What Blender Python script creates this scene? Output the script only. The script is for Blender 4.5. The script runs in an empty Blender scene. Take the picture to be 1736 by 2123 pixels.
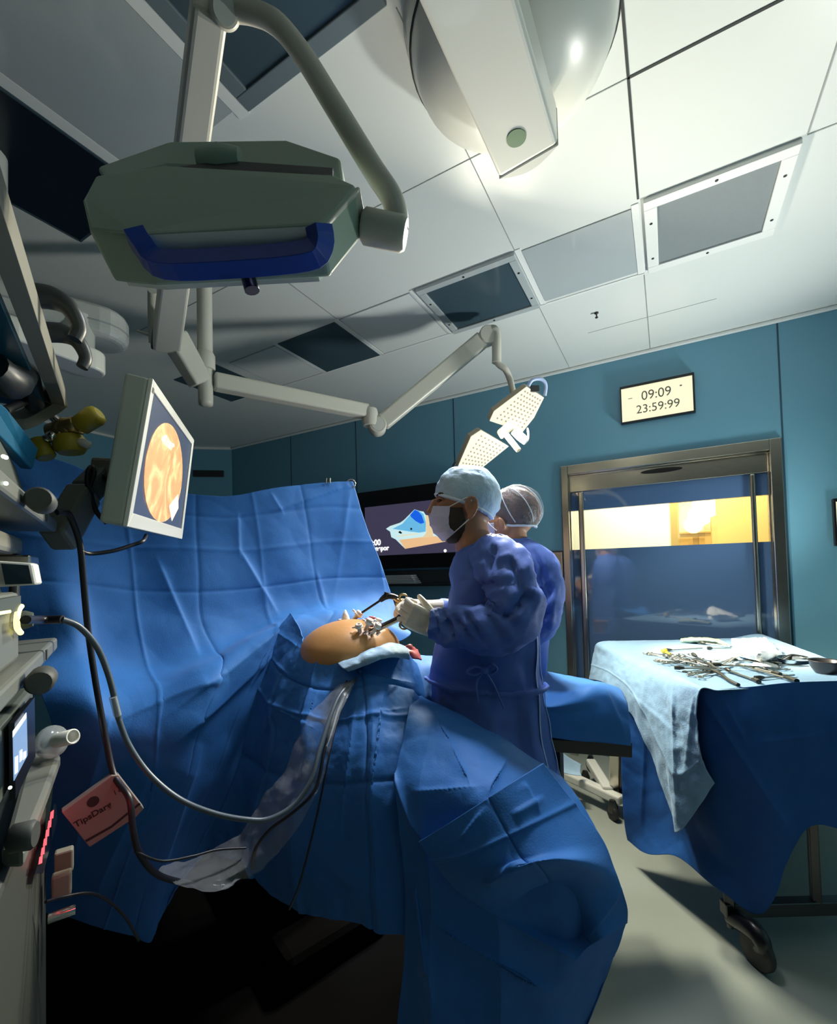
import bpy, math, random
import numpy as np
from mathutils import Vector, Matrix, noise as mnoise

# ---------------------------------------------------------------- camera
FPX, CX, CY, CAMH = 922.0, 868.0, 1157.0, 1.42
def _n(v): return v/np.linalg.norm(v)
_vx = np.array([-780-CX, 1225-CY, FPX]); _vy = np.array([1385-CX, 1170-CY, FPX])
AY = _n(_vy); AX = -_vx; AX = _n(AX-AY*AX.dot(AY)); AZ = np.cross(AX, AY)
RM = np.array([AX, AY, AZ])                 # camera axes (right, down, forward) -> world
CAM = np.array([0.0, 0.0, CAMH])
sc = bpy.context.scene
col = sc.collection
cam_d = bpy.data.cameras.new('camera'); cam = bpy.data.objects.new('camera', cam_d); col.objects.link(cam)
cam_d.sensor_fit = 'VERTICAL'; cam_d.sensor_height = 36.0; cam_d.sensor_width = 36.0
cam_d.lens = FPX/2123*36.0
cam_d.shift_y = (CY-1061.5)/2123.0; cam_d.shift_x = 0.0
cam_d.clip_start = 0.02; cam_d.clip_end = 60
_m = Matrix.Identity(4)
for i in range(3):
    _m[i][0] = RM[i][0]; _m[i][1] = -RM[i][1]; _m[i][2] = -RM[i][2]
_m[2][3] = CAMH
cam.matrix_world = _m
sc.camera = cam

# ---------------------------------------------------------------- colour management, world, lights
sc.view_settings.view_transform = 'Standard'; sc.view_settings.look = 'None'
sc.view_settings.gamma = 1.0; sc.view_settings.use_curve_mapping = False
sc.view_settings.exposure = 0.0
sc.cycles.max_bounces = 6; sc.cycles.diffuse_bounces = 3; sc.cycles.glossy_bounces = 3
sc.cycles.transmission_bounces = 6; sc.cycles.transparent_max_bounces = 10
sc.cycles.sample_clamp_indirect = 4.0
sc.cycles.caustics_reflective = False; sc.cycles.caustics_refractive = False
w = bpy.data.worlds.new('world'); sc.world = w; w.use_nodes = True
w.node_tree.nodes['Background'].inputs[0].default_value = (0.55, 0.75, 1.0, 1)
w.node_tree.nodes['Background'].inputs[1].default_value = 0.012

def aim(o, target):
    d = Vector(target)-o.location
    o.rotation_euler = d.to_track_quat('-Z', 'Y').to_euler()
def area(name, loc, target, size, power, color, size_y=None, spread=180):
    l = bpy.data.lights.new(name, 'AREA'); l.energy = power; l.color = color
    l.shape = 'RECTANGLE' if size_y else 'DISK'; l.size = size
    if size_y: l.size_y = size_y
    l.spread = math.radians(spread)
    o = bpy.data.objects.new(name, l); col.objects.link(o); o.location = loc; aim(o, target); return o
def spot(name, loc, target, power, color, angle, blend=0.6, radius=0.05):
    l = bpy.data.lights.new(name, 'SPOT'); l.energy = power; l.color = color
    l.spot_size = math.radians(angle); l.spot_blend = blend; l.shadow_soft_size = radius
    o = bpy.data.objects.new(name, l); col.objects.link(o); o.location = loc; aim(o, target); return o

CREAM = (1.0, 0.93, 0.74)
# added unseen fill light beyond the table, standing in for bounce onto the ceiling
area('ceiling_fill', (1.15, 3.1, 1.0), (-0.75, 2.25, 2.94), 0.26, 21, (0.97, 1.0, 0.94), spread=104)
area('patient_fill', (-0.62, 1.90, 2.90), (-0.62, 0.95, 0.95), 0.35, 13, (0.93, 0.95, 1.0), spread=80)  # added soft fill over the patient drapes, no ceiling lamp belongs to it
area('corridor_light', (0.1, 4.7, 2.85), (0.1, 4.9, 0.0), 1.2, 95, (1.0, 0.92, 0.66), size_y=0.8)

# ---------------------------------------------------------------- helpers
def ray(px, py): return RM @ np.array([(px-CX)/FPX, (py-CY)/FPX, 1.0])
def P(px, py, d): return CAM + ray(px, py)*d              # world point seen at a photo pixel, d metres along the view axis
def on_z(px, py, z): r = ray(px, py); return CAM + r*((z-CAMH)/r[2])
def on_y(px, py, y): r = ray(px, py); return CAM + r*(y/r[1])
def on_plane(px, py, p0, n): r = ray(px, py); return CAM + r*(np.dot(np.array(p0)-CAM, n)/np.dot(r, n))
CR, CD, CF = RM[:, 0], RM[:, 1], RM[:, 2]                 # camera right, down, forward in world

def lin(c):
    c = np.array(c, float)/255.0
    return tuple(np.where(c <= 0.04045, c/12.92, ((c+0.055)/1.055)**2.4))
MATS = {}
def mat(name, rgb, rough=0.5, metal=0.0, var=0.0, vscale=6.0, bump=0.0, bscale=40.0, emit=None, estr=0.0, spec=0.5, alpha=1.0, trans=0.0, sheen=0.0, coat=0.0):
    m = bpy.data.materials.new(name); m.use_nodes = True; nt = m.node_tree
    b = nt.nodes['Principled BSDF']
    b.inputs['Base Color'].default_value = (*rgb, 1); b.inputs['Roughness'].default_value = rough
    b.inputs['Metallic'].default_value = metal; b.inputs['Specular IOR Level'].default_value = spec
    b.inputs['Alpha'].default_value = alpha; b.inputs['Transmission Weight'].default_value = trans
    b.inputs['Sheen Weight'].default_value = sheen; b.inputs['Coat Weight'].default_value = coat
    if emit: b.inputs['Emission Color'].default_value = (*emit, 1); b.inputs['Emission Strength'].default_value = estr
    if var or bump:
        tc = nt.nodes.new('ShaderNodeTexCoord')
    if var:
        n = nt.nodes.new('ShaderNodeTexNoise'); n.inputs['Scale'].default_value = vscale; n.inputs['Detail'].default_value = 5
        r = nt.nodes.new('ShaderNodeValToRGB')
        r.color_ramp.elements[0].position = 0.3; r.color_ramp.elements[1].position = 0.7
        r.color_ramp.elements[0].color = (*[x*(1-var) for x in rgb], 1); r.color_ramp.elements[1].color = (*[min(1, x*(1+var)) for x in rgb], 1)
        nt.links.new(tc.outputs['Object'], n.inputs['Vector']); nt.links.new(n.outputs['Fac'], r.inputs[0]); nt.links.new(r.outputs[0], b.inputs['Base Color'])
    if bump:
        n2 = nt.nodes.new('ShaderNodeTexNoise'); n2.inputs['Scale'].default_value = bscale; n2.inputs['Detail'].default_value = 4
        bp = nt.nodes.new('ShaderNodeBump'); bp.inputs['Strength'].default_value = bump; bp.inputs['Distance'].default_value = 0.01
        nt.links.new(tc.outputs['Object'], n2.inputs['Vector']); nt.links.new(n2.outputs['Fac'], bp.inputs['Height']); nt.links.new(bp.outputs[0], b.inputs['Normal'])
    MATS[name] = m
    return m

WL = {}                                                    # world location of every object made here
def thing(name, label, cat, loc, group=None):
    o = bpy.data.objects.new(name, None); col.objects.link(o); o.empty_display_size = 0.05
    o.location = loc; WL[o.name] = np.array(loc, float)
    o['label'] = label; o['category'] = cat
    if group: o['group'] = group
    return o
def tag(o, label=None, cat=None, group=None, kind=None):
    for k, v in (('label', label), ('category', cat), ('group', group), ('kind', kind)):
        if v: o[k] = v
    return o

class MB:
    def __init__(s): s.v = []; s.f = []; s.sm = []; s.mi = []
    def add(s, vs, fs, smooth=False, mi=0):
        b = len(s.v); s.v += [tuple(map(float, x)) for x in vs]
        for f in fs: s.f.append([b+i for i in f]); s.sm.append(smooth); s.mi.append(mi)
        return s
    def hexa(s, p, mi=0):                                  # p[0..3] one face ring, p[4..7] the opposite ring
        return s.add(p, [(0, 3, 2, 1), (4, 5, 6, 7), (0, 1, 5, 4), (1, 2, 6, 5), (2, 3, 7, 6), (3, 0, 4, 7)], mi=mi)
    def box(s, c, e, R=None, mi=0):                        # centre, full extents, 3 axis rows
        c = np.array(c, float); R = np.eye(3) if R is None else np.array(R)
        h = np.array(e)/2.0; q = []
        for sz in (-1, 1):
            for sx, sy in ((-1, -1), (1, -1), (1, 1), (-1, 1)):
                q.append(c+R[0]*h[0]*sx+R[1]*h[1]*sy+R[2]*h[2]*sz)
        return s.hexa(q, mi)
    def aabb(s, x0, x1, y0, y1, z0, z1, mi=0): return s.box(((x0+x1)/2, (y0+y1)/2, (z0+z1)/2), (x1-x0, y1-y0, z1-z0), mi=mi)
    def slab(s, quad, off, mi=0):
        q = [np.array(x, float) for x in quad]; off = np.array(off, float)
        return s.hexa(q+[x+off for x in q], mi)
    def prism(s, pts, off, mi=0):                          # any planar polygon extruded
        n = len(pts); pts = [np.array(p, float) for p in pts]; off = np.array(off, float)
        return s.add(pts+[p+off for p in pts], [list(range(n))[::-1], list(range(n, 2*n))]+[(i, (i+1) % n, n+(i+1) % n, n+i) for i in range(n)], mi=mi)
    def tube(s, pts, r, seg=10, cap=True, sub=0, flat=1.0, up=None, sect=None, smooth=True, mi=0):
        pts = [np.array(p, float) for p in pts]
        rr = list(r) if hasattr(r, '__len__') else [r]*len(pts)
        if sub:
            pts, rr = spline(pts, sub, rr)
        n = len(pts)
        T = [_n(pts[min(i+1, n-1)]-pts[max(i-1, 0)]+1e-12) for i in range(n)]
        a = np.array(up, float) if up is not None else (np.array([0, 0, 1.0]) if abs(T[0][2]) < 0.9 else np.array([1.0, 0, 0]))
        rings = []
        for i in range(n):
            a = a-T[i]*a.dot(T[i]); a = _n(a); b = np.cross(T[i], a)
            if sect is not None: rings.append([pts[i]+(a*y+b*x)*rr[i] for x, y in sect])
            else: rings.append([pts[i]+(a*math.cos(t)*flat+b*math.sin(t))*rr[i] for t in np.linspace(0, 2*math.pi, seg, endpoint=False)])
        k = len(rings[0]); vs = [p for g in rings for p in g]
        fs = [(i*k+j, i*k+(j+1) % k, (i+1)*k+(j+1) % k, (i+1)*k+j) for i in range(n-1) for j in range(k)]
        s.add(vs, fs, smooth, mi)
        if cap: s.add(rings[0], [list(range(k))[::-1]], mi=mi); s.add(rings[-1], [list(range(k))], mi=mi)
        return s
    def lathe(s, prof, o, ax=(0, 0, 1), seg=24, smooth=True, mi=0):
        o = np.array(o, float); ax = _n(np.array(ax, float)); h = np.array([1.0, 0, 0]) if abs(ax[0]) < 0.9 else np.array([0, 1.0, 0])
        a = _n(np.cross(ax, h)); b = np.cross(ax, a); vs = []
        for r, z in prof:
            for t in np.linspace(0, 2*math.pi, seg, endpoint=False): vs.append(o+ax*z+(a*math.cos(t)+b*math.sin(t))*r)
        n = len(prof)
        fs = [(i*seg+j, i*seg+(j+1) % seg, (i+1)*seg+(j+1) % seg, (i+1)*seg+j) for i in range(n-1) for j in range(seg)]
        s.add(vs, fs, smooth, mi)
        if prof[0][0] > 1e-6: s.add(vs[:seg], [list(range(seg))[::-1]], mi=mi)
        if prof[-1][0] > 1e-6: s.add(vs[-seg:], [list(range(seg))], mi=mi)
        return s
    def ball(s, c, r, R=None, seg=16, rings=10, mi=0):
        c = np.array(c, float); r = np.array(r if hasattr(r, '__len__') else (r, r, r), float); R = np.eye(3) if R is None else np.array(R)
        vs = [c+R[2]*r[2]]
        for i in range(1, rings):
            p = math.pi*i/rings
            for j in range(seg):
                t = 2*math.pi*j/seg
                vs.append(c+R[0]*r[0]*math.sin(p)*math.cos(t)+R[1]*r[1]*math.sin(p)*math.sin(t)+R[2]*r[2]*math.cos(p))
        vs.append(c-R[2]*r[2]); L = len(vs)-1
        fs = [(0, 1+j, 1+(j+1) % seg) for j in range(seg)]
        fs += [(1+i*seg+j, 1+(i+1)*seg+j, 1+(i+1)*seg+(j+1) % seg, 1+i*seg+(j+1) % seg) for i in range(rings-2) for j in range(seg)]
        fs += [(L, 1+(rings-2)*seg+(j+1) % seg, 1+(rings-2)*seg+j) for j in range(seg)]
        return s.add(vs, fs, True, mi)
    def grid(s, G, smooth=True, mi=0, wrap=False):         # G[i][j] points
        n, k = len(G), len(G[0]); vs = [p for g in G for p in g]; kk = k if wrap else k-1
        return s.add(vs, [(i*k+j, i*k+(j+1) % k, (i+1)*k+(j+1) % k, (i+1)*k+j) for i in range(n-1) for j in range(kk)], smooth, mi)
    def build(s, name, mats, parent=None, bevel=0.0, bseg=2, solid=0.0, remesh=0.0, smooth_it=0, sub=0, origin=None):
        me = bpy.data.meshes.new(name); V = np.array(s.v)
        if parent is not None: og = WL[parent.name]
        elif origin is not None: og = np.array(origin, float)
        else: og = np.array([(V[:, 0].min()+V[:, 0].max())/2, (V[:, 1].min()+V[:, 1].max())/2, V[:, 2].min()])
        me.from_pydata([tuple(x) for x in V-og], [], s.f); me.update()
        me.polygons.foreach_set('use_smooth', s.sm)
        mats = mats if isinstance(mats, (list, tuple)) else [mats]
        for m in mats: me.materials.append(MATS[m] if isinstance(m, str) else m)
        if len(mats) > 1: me.polygons.foreach_set('material_index', s.mi)
        o = bpy.data.objects.new(name, me); col.objects.link(o)
        if parent is not None: o.parent = parent
        else: o.location = og
        WL[o.name] = og
        if remesh:
            r = o.modifiers.new('remesh', 'REMESH'); r.mode = 'VOXEL'; r.voxel_size = remesh; r.use_smooth_shade = True
        if smooth_it:
            r = o.modifiers.new('smooth', 'SMOOTH'); r.factor = 0.5; r.iterations = smooth_it
        if bevel:
            b = o.modifiers.new('bevel', 'BEVEL'); b.width = bevel; b.segments = bseg; b.limit_method = 'ANGLE'; b.angle_limit = math.radians(40)
        if solid:
            b = o.modifiers.new('solid', 'SOLIDIFY'); b.thickness = solid; b.offset = 0
        if sub:
            b = o.modifiers.new('sub', 'SUBSURF'); b.levels = sub; b.render_levels = sub
        return o

def spline(pts, sub, rr=None):
    pts = [np.array(p, float) for p in pts]; n = len(pts); out = []; ro = []
    for i in range(n-1):
        p0, p1, p2, p3 = pts[max(i-1, 0)], pts[i], pts[i+1], pts[min(i+2, n-1)]
        for k in range(sub):
            t = k/sub
            out.append(0.5*((2*p1)+(-p0+p2)*t+(2*p0-5*p1+4*p2-p3)*t*t+(-p0+3*p1-3*p2+p3)*t**3))
            if rr is not None: ro.append(rr[i]*(1-t)+rr[i+1]*t)
    out.append(pts[-1])
    if rr is not None: ro.append(rr[-1]); return out, ro
    return out
def sgrid(G, su, sv):                                       # smooth a grid of control points both ways
    A = [spline(g, su) for g in G]
    B = [spline([A[i][j] for i in range(len(A))], sv) for j in range(len(A[0]))]
    return np.array([[B[j][i] for j in range(len(B))] for i in range(len(B[0]))])
def gnormals(G):
    du = np.gradient(G, axis=1); dv = np.gradient(G, axis=0); N = np.cross(du, dv)
    return N/(np.linalg.norm(N, axis=2, keepdims=True)+1e-9)
def crumple(G, amp, scale, seed=0, ridge=True, aniso=(1, 1, 1)):
    N = gnormals(G); n, k = G.shape[:2]; D = np.zeros((n, k)); an = np.array(aniso)
    for i in range(n):
        for j in range(k):
            p = Vector(G[i, j]*an*scale+seed*7.31)
            a = mnoise.noise(p); b = mnoise.noise(p*2.3+Vector((5, 3, 1))); c = mnoise.noise(p*5.1)
            D[i, j] = ((1-2*abs(a))*0.6+(0.5-abs(b))*0.45+c*0.10) if ridge else (a*0.7+b*0.25+c*0.08)
    return G+N*(D*amp)[:, :, None]
def creases(G, us=(), vs=(), depth=0.004, width=1.2):       # packing creases: sharp valleys or ridges along grid lines
    N = gnormals(G); n, k = G.shape[:2]; D = np.zeros((n, k))
    for u in us:
        s_ = np.sign(u); x = abs(u)*(k-1); D += (s_*depth*np.exp(-np.abs(np.arange(k)-x)/width))[None, :]
    for v in vs:
        s_ = np.sign(v); x = abs(v)*(n-1); D += (s_*depth*np.exp(-np.abs(np.arange(n)-x)/width))[:, None]
    return G+N*D[:, :, None]
def foldlines(G, lines):                                     # long sharp folds along straight runs of the cloth
    N = gnormals(G); V = (G-CAM)@RM; X = CX+FPX*V[..., 0]/V[..., 2]; Y = CY+FPX*V[..., 1]/V[..., 2]; D = np.zeros(X.shape)
    for x0, y0, x1, y1, amp, w_ in lines:
        L = math.hypot(x1-x0, y1-y0); tx, ty = (x1-x0)/L, (y1-y0)/L
        a = (X-x0)*tx+(Y-y0)*ty; d = -(X-x0)*ty+(Y-y0)*tx
        fade = np.clip(a/(0.18*L), 0, 1)*np.clip((L-a)/(0.3*L), 0, 1)
        D += 0.7*amp*fade*np.where(d > 0, np.exp(-d/w_), np.exp(d/(w_*0.22)))
    s_ = np.sign(np.mean(np.sum(N*(CAM-G), axis=2)))
    return G+N*(D*s_)[:, :, None]
def pix(rows): return [[P(*p) for p in r] for r in rows]
def text(name, body, mats, parent, o, ex, ey, size, extrude=0.0006, align='CENTER', sx=1.0, bold=0.0):
    ex = _n(np.array(ex, float)); ey = np.array(ey, float); ey = _n(ey-ex*ey.dot(ex)); ez = np.cross(ex, ey)
    c = bpy.data.curves.new(name, 'FONT'); c.body = body; c.size = size; c.extrude = extrude; c.align_x = align; c.align_y = 'CENTER'; c.offset = bold
    t = bpy.data.objects.new(name, c); col.objects.link(t)
    m = Matrix.Identity(4)
    for i in range(3): m[i][0] = ex[i]*sx; m[i][1] = ey[i]; m[i][2] = ez[i]
    if parent is not None: l = np.array(o)-WL[parent.name]
    else: l = np.array(o)
    for i in range(3): m[i][3] = l[i]
    c.materials.append(MATS[mats])
    me = bpy.data.meshes.new_from_object(t.evaluated_get(bpy.context.evaluated_depsgraph_get()))
    bpy.data.objects.remove(t); bpy.data.curves.remove(c)
    t = bpy.data.objects.new(name, me); col.objects.link(t); t.parent = parent
    t.matrix_local = m; return t

# ---------------------------------------------------------------- materials
mat('ceiling_white', (0.70, 0.73, 0.71), 0.3, spec=0.4)
mat('ceiling_line', (0.30, 0.32, 0.31), 0.8)
mat('ceiling_gap', (0.03, 0.035, 0.035), 0.8)
mat('trim_white', (0.78, 0.80, 0.78), 0.4)
mat('panel_grey', (0.42, 0.46, 0.47), 0.07, spec=0.6)
mat('filter_mesh', (0.20, 0.23, 0.24), 0.55, bump=0.3, bscale=260)
mat('panel_dark', (0.045, 0.075, 0.095), 0.18)
mat('panel_frame', (0.13, 0.17, 0.19), 0.3)
mat('panel_black', (0.006, 0.011, 0.02), 0.25)
mat('wall_blue', (0.14, 0.34, 0.46), 0.28, var=0.05, vscale=0.8, spec=0.45)
mat('wall_gap', (0.02, 0.07, 0.11), 0.6)
mat('floor_vinyl', (0.27, 0.30, 0.265), 0.33, var=0.05, vscale=3, spec=0.4)
mat('steel', (0.56, 0.53, 0.46), 0.24, 1.0, bump=0.02, bscale=30)
mat('steel_dark', (0.10, 0.10, 0.10), 0.35, 1.0)
mat('chrome', (0.75, 0.74, 0.70), 0.12, 1.0)
mat('door_blue', (0.085, 0.16, 0.31), 0.05, spec=0.9)
mat('glass', (0.95, 0.97, 0.95), 0.02, trans=1.0, alpha=0.25)
mat('corridor_wall', (0.86, 0.82, 0.66), 0.6)
mat('corridor_yellow', (0.80, 0.52, 0.17), 0.6)
mat('corridor_wood', (0.45, 0.30, 0.10), 0.5)
mat('lamp_warm', (1, 0.9, 0.6), 0.5, emit=(1, 0.85, 0.5), estr=9)
mat('black_plastic', (0.006, 0.006, 0.008), 0.3)
mat('black_rubber', (0.012, 0.012, 0.014), 0.55)
mat('grey_rubber', (0.05, 0.055, 0.05), 0.6)
mat('white_enamel', (0.66, 0.67, 0.62), 0.3, coat=0.2)
mat('cream_enamel', (0.60, 0.58, 0.50), 0.38)
mat('monitor_side', (0.36, 0.40, 0.36), 0.5)
mat('green_enamel', (0.33, 0.42, 0.34), 0.45)
mat('lamp_blue', (0.008, 0.05, 0.36), 0.35)
mat('lamp_lens', (0.75, 0.78, 0.80), 0.25)
mat('lamp_lit', (0.15, 0.14, 0.12), 0.4, emit=(1.0, 0.95, 0.70), estr=0.93)
mat('led_dot', (0.10, 0.09, 0.06), 0.4, emit=(1.0, 0.85, 0.5), estr=0.30)
mat('lamp_side', (0.42, 0.36, 0.26), 0.4)
mat('pale_blue', (0.45, 0.55, 0.80), 0.35)
mat('green_spot', (0.004, 0.10, 0.018), 0.5)
mat('drape', (0.030, 0.150, 0.45), 0.62, var=0.05, vscale=14, bump=0.10, bscale=260, sheen=0.03, spec=0.2)
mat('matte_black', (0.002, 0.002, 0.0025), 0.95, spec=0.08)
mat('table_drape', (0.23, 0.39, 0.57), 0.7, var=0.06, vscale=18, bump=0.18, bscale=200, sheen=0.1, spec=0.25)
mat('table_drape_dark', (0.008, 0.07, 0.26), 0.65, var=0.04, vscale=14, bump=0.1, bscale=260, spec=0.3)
mat('gown', (0.09, 0.165, 0.50), 0.65, var=0.05, vscale=16, bump=0.08, bscale=220, sheen=0.04, spec=0.2)
mat('gown_edge', (0.40, 0.55, 0.85), 0.6)
mat('pale_towel', (0.30, 0.45, 0.60), 0.75, var=0.06, vscale=20, bump=0.15, bscale=180)
mat('skin', (0.40, 0.20, 0.115), 0.5, var=0.10, vscale=9, bump=0.04, bscale=120, spec=0.4)
mat('belly_skin', (0.44, 0.22, 0.075), 0.42, var=0.12, vscale=5, bump=0.05, bscale=90, spec=0.45)
mat('beard', (0.045, 0.03, 0.022), 0.8, bump=0.4, bscale=300)
mat('hair', (0.075, 0.034, 0.02), 0.55, var=0.5, vscale=30, bump=0.5, bscale=150)
mat('eye', (0.02, 0.012, 0.01), 0.15)
mat('cap_cloth', (0.42, 0.58, 0.72), 0.7, var=0.10, vscale=16, bump=0.25, bscale=70)
mat('cap_band', (0.66, 0.76, 0.84), 0.7)
mat('cap_clear', (0.60, 0.63, 0.72), 0.3, alpha=0.13, bump=0.4, bscale=40)
mat('mask_cloth', (0.55, 0.55, 0.72), 0.7, bump=0.1, bscale=150)
mat('mask_loop', (0.75, 0.74, 0.72), 0.6)
mat('glove', (0.72, 0.66, 0.55), 0.42, var=0.08, vscale=25, bump=0.12, bscale=90)
mat('glove_dark', (0.10, 0.11, 0.12), 0.5, bump=0.3, bscale=60)
mat('gold_metal', (0.50, 0.36, 0.16), 0.3, 0.9)
mat('instrument_steel', (0.42, 0.40, 0.34), 0.28, 1.0)
mat('instrument_dark', (0.06, 0.06, 0.05), 0.4, 0.6)
mat('port_white', (0.72, 0.62, 0.55), 0.4)
mat('port_red', (0.35, 0.05, 0.06), 0.45)
mat('gauze', (0.90, 0.90, 0.86), 0.85, bump=0.3, bscale=150)
mat('gauze_green', (0.55, 0.62, 0.42), 0.85, bump=0.3, bscale=120)
mat('yellow_plastic', (0.80, 0.48, 0.05), 0.4)
mat('yellow_dull', (0.42, 0.34, 0.03), 0.45)
mat('bowl_steel', (0.10, 0.09, 0.09), 0.35, 0.7)
mat('tower_grey', (0.15, 0.16, 0.14), 0.45, var=0.03)
mat('tower_dark', (0.07, 0.085, 0.07), 0.5)
mat('tower_body', (0.05, 0.055, 0.046), 0.5)
mat('tower_panel', (0.022, 0.028, 0.022), 0.55)
mat('tower_cream', (0.24, 0.235, 0.19), 0.45)
mat('teal_panel', (0.008, 0.07, 0.115), 0.3)
mat('teal_bright', (0.006, 0.10, 0.19), 0.35)
mat('handle_dark', (0.035, 0.04, 0.042), 0.4)
mat('screen_off', (0.003, 0.004, 0.008), 0.15)
mat('led_white', (1, 1, 1), 0.4, emit=(0.8, 1, 0.8), estr=2.5)
mat('led_yellow', (1, 0.9, 0.3), 0.4, emit=(1.0, 0.88, 0.28), estr=2.2)
mat('led_red', (1, 0.1, 0.12), 0.4, emit=(1.0, 0.09, 0.12), estr=1.1)
mat('cable_black', (0.008, 0.008, 0.014), 0.4)
mat('cable_grey', (0.08, 0.105, 0.13), 0.35)
mat('tube_clear', (0.55, 0.62, 0.64), 0.15, alpha=0.45)
mat('pouch', (0.70, 0.74, 0.76), 0.12, alpha=0.16, bump=0.6, bscale=22)
mat('carton', (0.22, 0.19, 0.175), 0.55)
mat('ink', (0.02, 0.008, 0.01), 0.6)
mat('clock_face', (0.12, 0.12, 0.1), 0.5, emit=(1.0, 0.97, 0.66), estr=0.95)
mat('clock_ink', (0.16, 0.15, 0.12), 0.6)
mat('brown_panel', (0.42, 0.28, 0.20), 0.4)
# ---------------------------------------------------------------- the room
YW, ZC = 3.53, 2.94
XL = -5.14
tag(MB().aabb(-6.2, 3.0, -2.5, YW+0.2, -0.1, 0.0).build('floor', 'floor_vinyl'), kind='structure')
tag(MB().aabb(XL-0.1, 2.3, -1.6, YW+0.1, ZC, ZC+0.1).build('ceiling', 'ceiling_white'), kind='structure')
dx0, dx1, dz = -0.695, 0.647, 2.194                         # door frame outline
b = MB(); T = 0.12
b.aabb(-4.5, dx0, YW, YW+T, 0, ZC); b.aabb(dx1, 2.3, YW, YW+T, 0, ZC); b.aabb(dx0, dx1, YW, YW+T, dz, ZC)
tag(b.build('wall_back', 'wall_blue'), kind='structure')
c2 = np.array([XL, 3.034, 0]); c1 = np.array([-4.5, YW, 0]); nn = _n(np.array([c1[1]-c2[1], -(c1[0]-c2[0]), 0]))
tag(MB().slab([c2, c1, c1+(0, 0, ZC), c2+(0, 0, ZC)], -nn*0.1).build('wall_corner', 'wall_blue'), kind='structure')
tag(MB().aabb(XL-0.1, XL, -1.6, 3.034, 0, ZC).build('wall_left', 'wall_blue'), kind='structure')
tag(MB().aabb(2.2, 2.3, -1.6, YW, 0, ZC).build('wall_right', 'wall_blue'), kind='structure')
# panel joints of the back wall
k = 1
for x in (-3.535, -2.654, -1.588):
    tag(MB().aabb(x-0.005, x+0.005, YW-0.0015, YW+0.01, 0, ZC-0.02).build('trim_%d' % k, 'wall_gap'), kind='structure'); k += 1
tag(MB().aabb(0.651, 0.660, YW-0.0015, YW+0.01, 0, ZC-0.02).build('trim_%d' % k, 'wall_gap'), kind='structure'); k += 1
# white cove along the wall tops
b = MB(); b.aabb(-4.5, 2.2, YW-0.028, YW, ZC-0.022, ZC)
tag(b.build('trim_%d' % k, 'trim_white', bevel=0.008), kind='structure'); k += 1
b = MB(); b.slab([c2+(0, 0, ZC-0.022), c1+(0, 0, ZC-0.022), c1+(0, 0, ZC), c2+(0, 0, ZC)], nn*0.028)
tag(b.build('trim_%d' % k, 'trim_white'), kind='structure'); k += 1
b = MB(); b.aabb(XL, XL+0.028, -1.6, 3.034, ZC-0.022, ZC)
tag(b.build('trim_%d' % k, 'trim_white'), kind='structure'); k += 1
# ceiling joints
def seam(x0, y0, x1, y1, wd=0.006, m='ceiling_gap', z=0.0016):
    global k
    if wd <= 0.006 and m == 'ceiling_gap': m = 'ceiling_line'
    if abs(x1-x0) < abs(y1-y0): bb = MB().aabb(x0-wd/2, x0+wd/2, y0, y1, ZC-z, ZC+0.01)
    else: bb = MB().aabb(x0, x1, y0-wd/2, y0+wd/2, ZC-z, ZC+0.01)
    tag(bb.build('trim_%d' % k, m), kind='structure'); k += 1
seam(-0.053, 0.6, -0.053, 2.04, 0.008); seam(-0.053, 2.58, -0.053, YW-0.03, 0.005)
seam(-0.053, 1.512, 0.49, 1.512, 0.009); seam(0.49, 1.1, 0.49, 2.04, 0.005); seam(0.49, 2.045, 1.8, 2.045, 0.005)
seam(-1.14, 1.512, -0.053, 1.512, 0.003); seam(-2.8, 1.53, -1.9, 1.53, 0.004)
seam(-1.675, 1.2, -1.675, 2.07, 0.006); seam(-0.6, 2.6, -0.6, YW-0.03, 0.003); seam(-0.4, 3.05, 0.3, 3.05, 0.003)
seam(-0.585, 1.0, -0.585, 2.06, 0.003)
# white runners between the ceiling fittings
for x in (-0.067, -0.572, -1.155, -1.69, -2.205): seam(x, 2.06, x, 2.575, 0.028, 'trim_white', 0.004)
for x0, x1 in ((-3.3, -2.2), (-2.2, -1.69), (-1.69, -1.15), (-1.15, -0.57), (-0.57, -0.05)): seam(x0, 2.578, x1, 2.578, 0.014, 'trim_white', 0.004)
seam(-1.165, 0.3, -1.165, 0.985, 0.045, 'trim_white', 0.006); seam(-1.705, 0.1, -1.705, 0.97, 0.045, 'trim_white', 0.006)

def fitting(name, label, cat, group, x0, x1, y0, y1, face, frame=None, fw=0.03, drop=0.012, screws=False, recess=0.0):
    t = thing(name, label, cat, ((x0+x1)/2, (y0+y1)/2, ZC-drop), group)
    MB().aabb(x0+fw*0.9, x1-fw*0.9, y0+fw*0.9, y1-fw*0.9, ZC-drop+recess+0.001, ZC+0.004).build('panel', face, t)
    if frame:
        b = MB()
        for a in ((x0, x1, y0, y0+fw), (x0, x1, y1-fw, y1), (x0, x0+fw, y0+fw, y1-fw), (x1-fw, x1, y0+fw, y1-fw)):
            b.aabb(*a, ZC-drop, ZC+0.004)
        f = b.build('frame', frame, t, bevel=0.003)
        if screws:
            for sx, sy in ((x0+fw/2, y0+0.14), (x0+fw/2, y1-0.12), (x1-fw/2, y0+0.14), (x1-fw/2, y1-0.12), ((x0+x1)/2, y0+fw/2), ((x0+x1)/2, y1-fw/2)):
                MB().lathe([(0.006, 0), (0.006, 0.003)], (sx, sy, ZC-drop-0.002), seg=10).build('screw', 'steel_dark', f)
    return t
GV = 'square fittings in the row along the ceiling'
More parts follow.
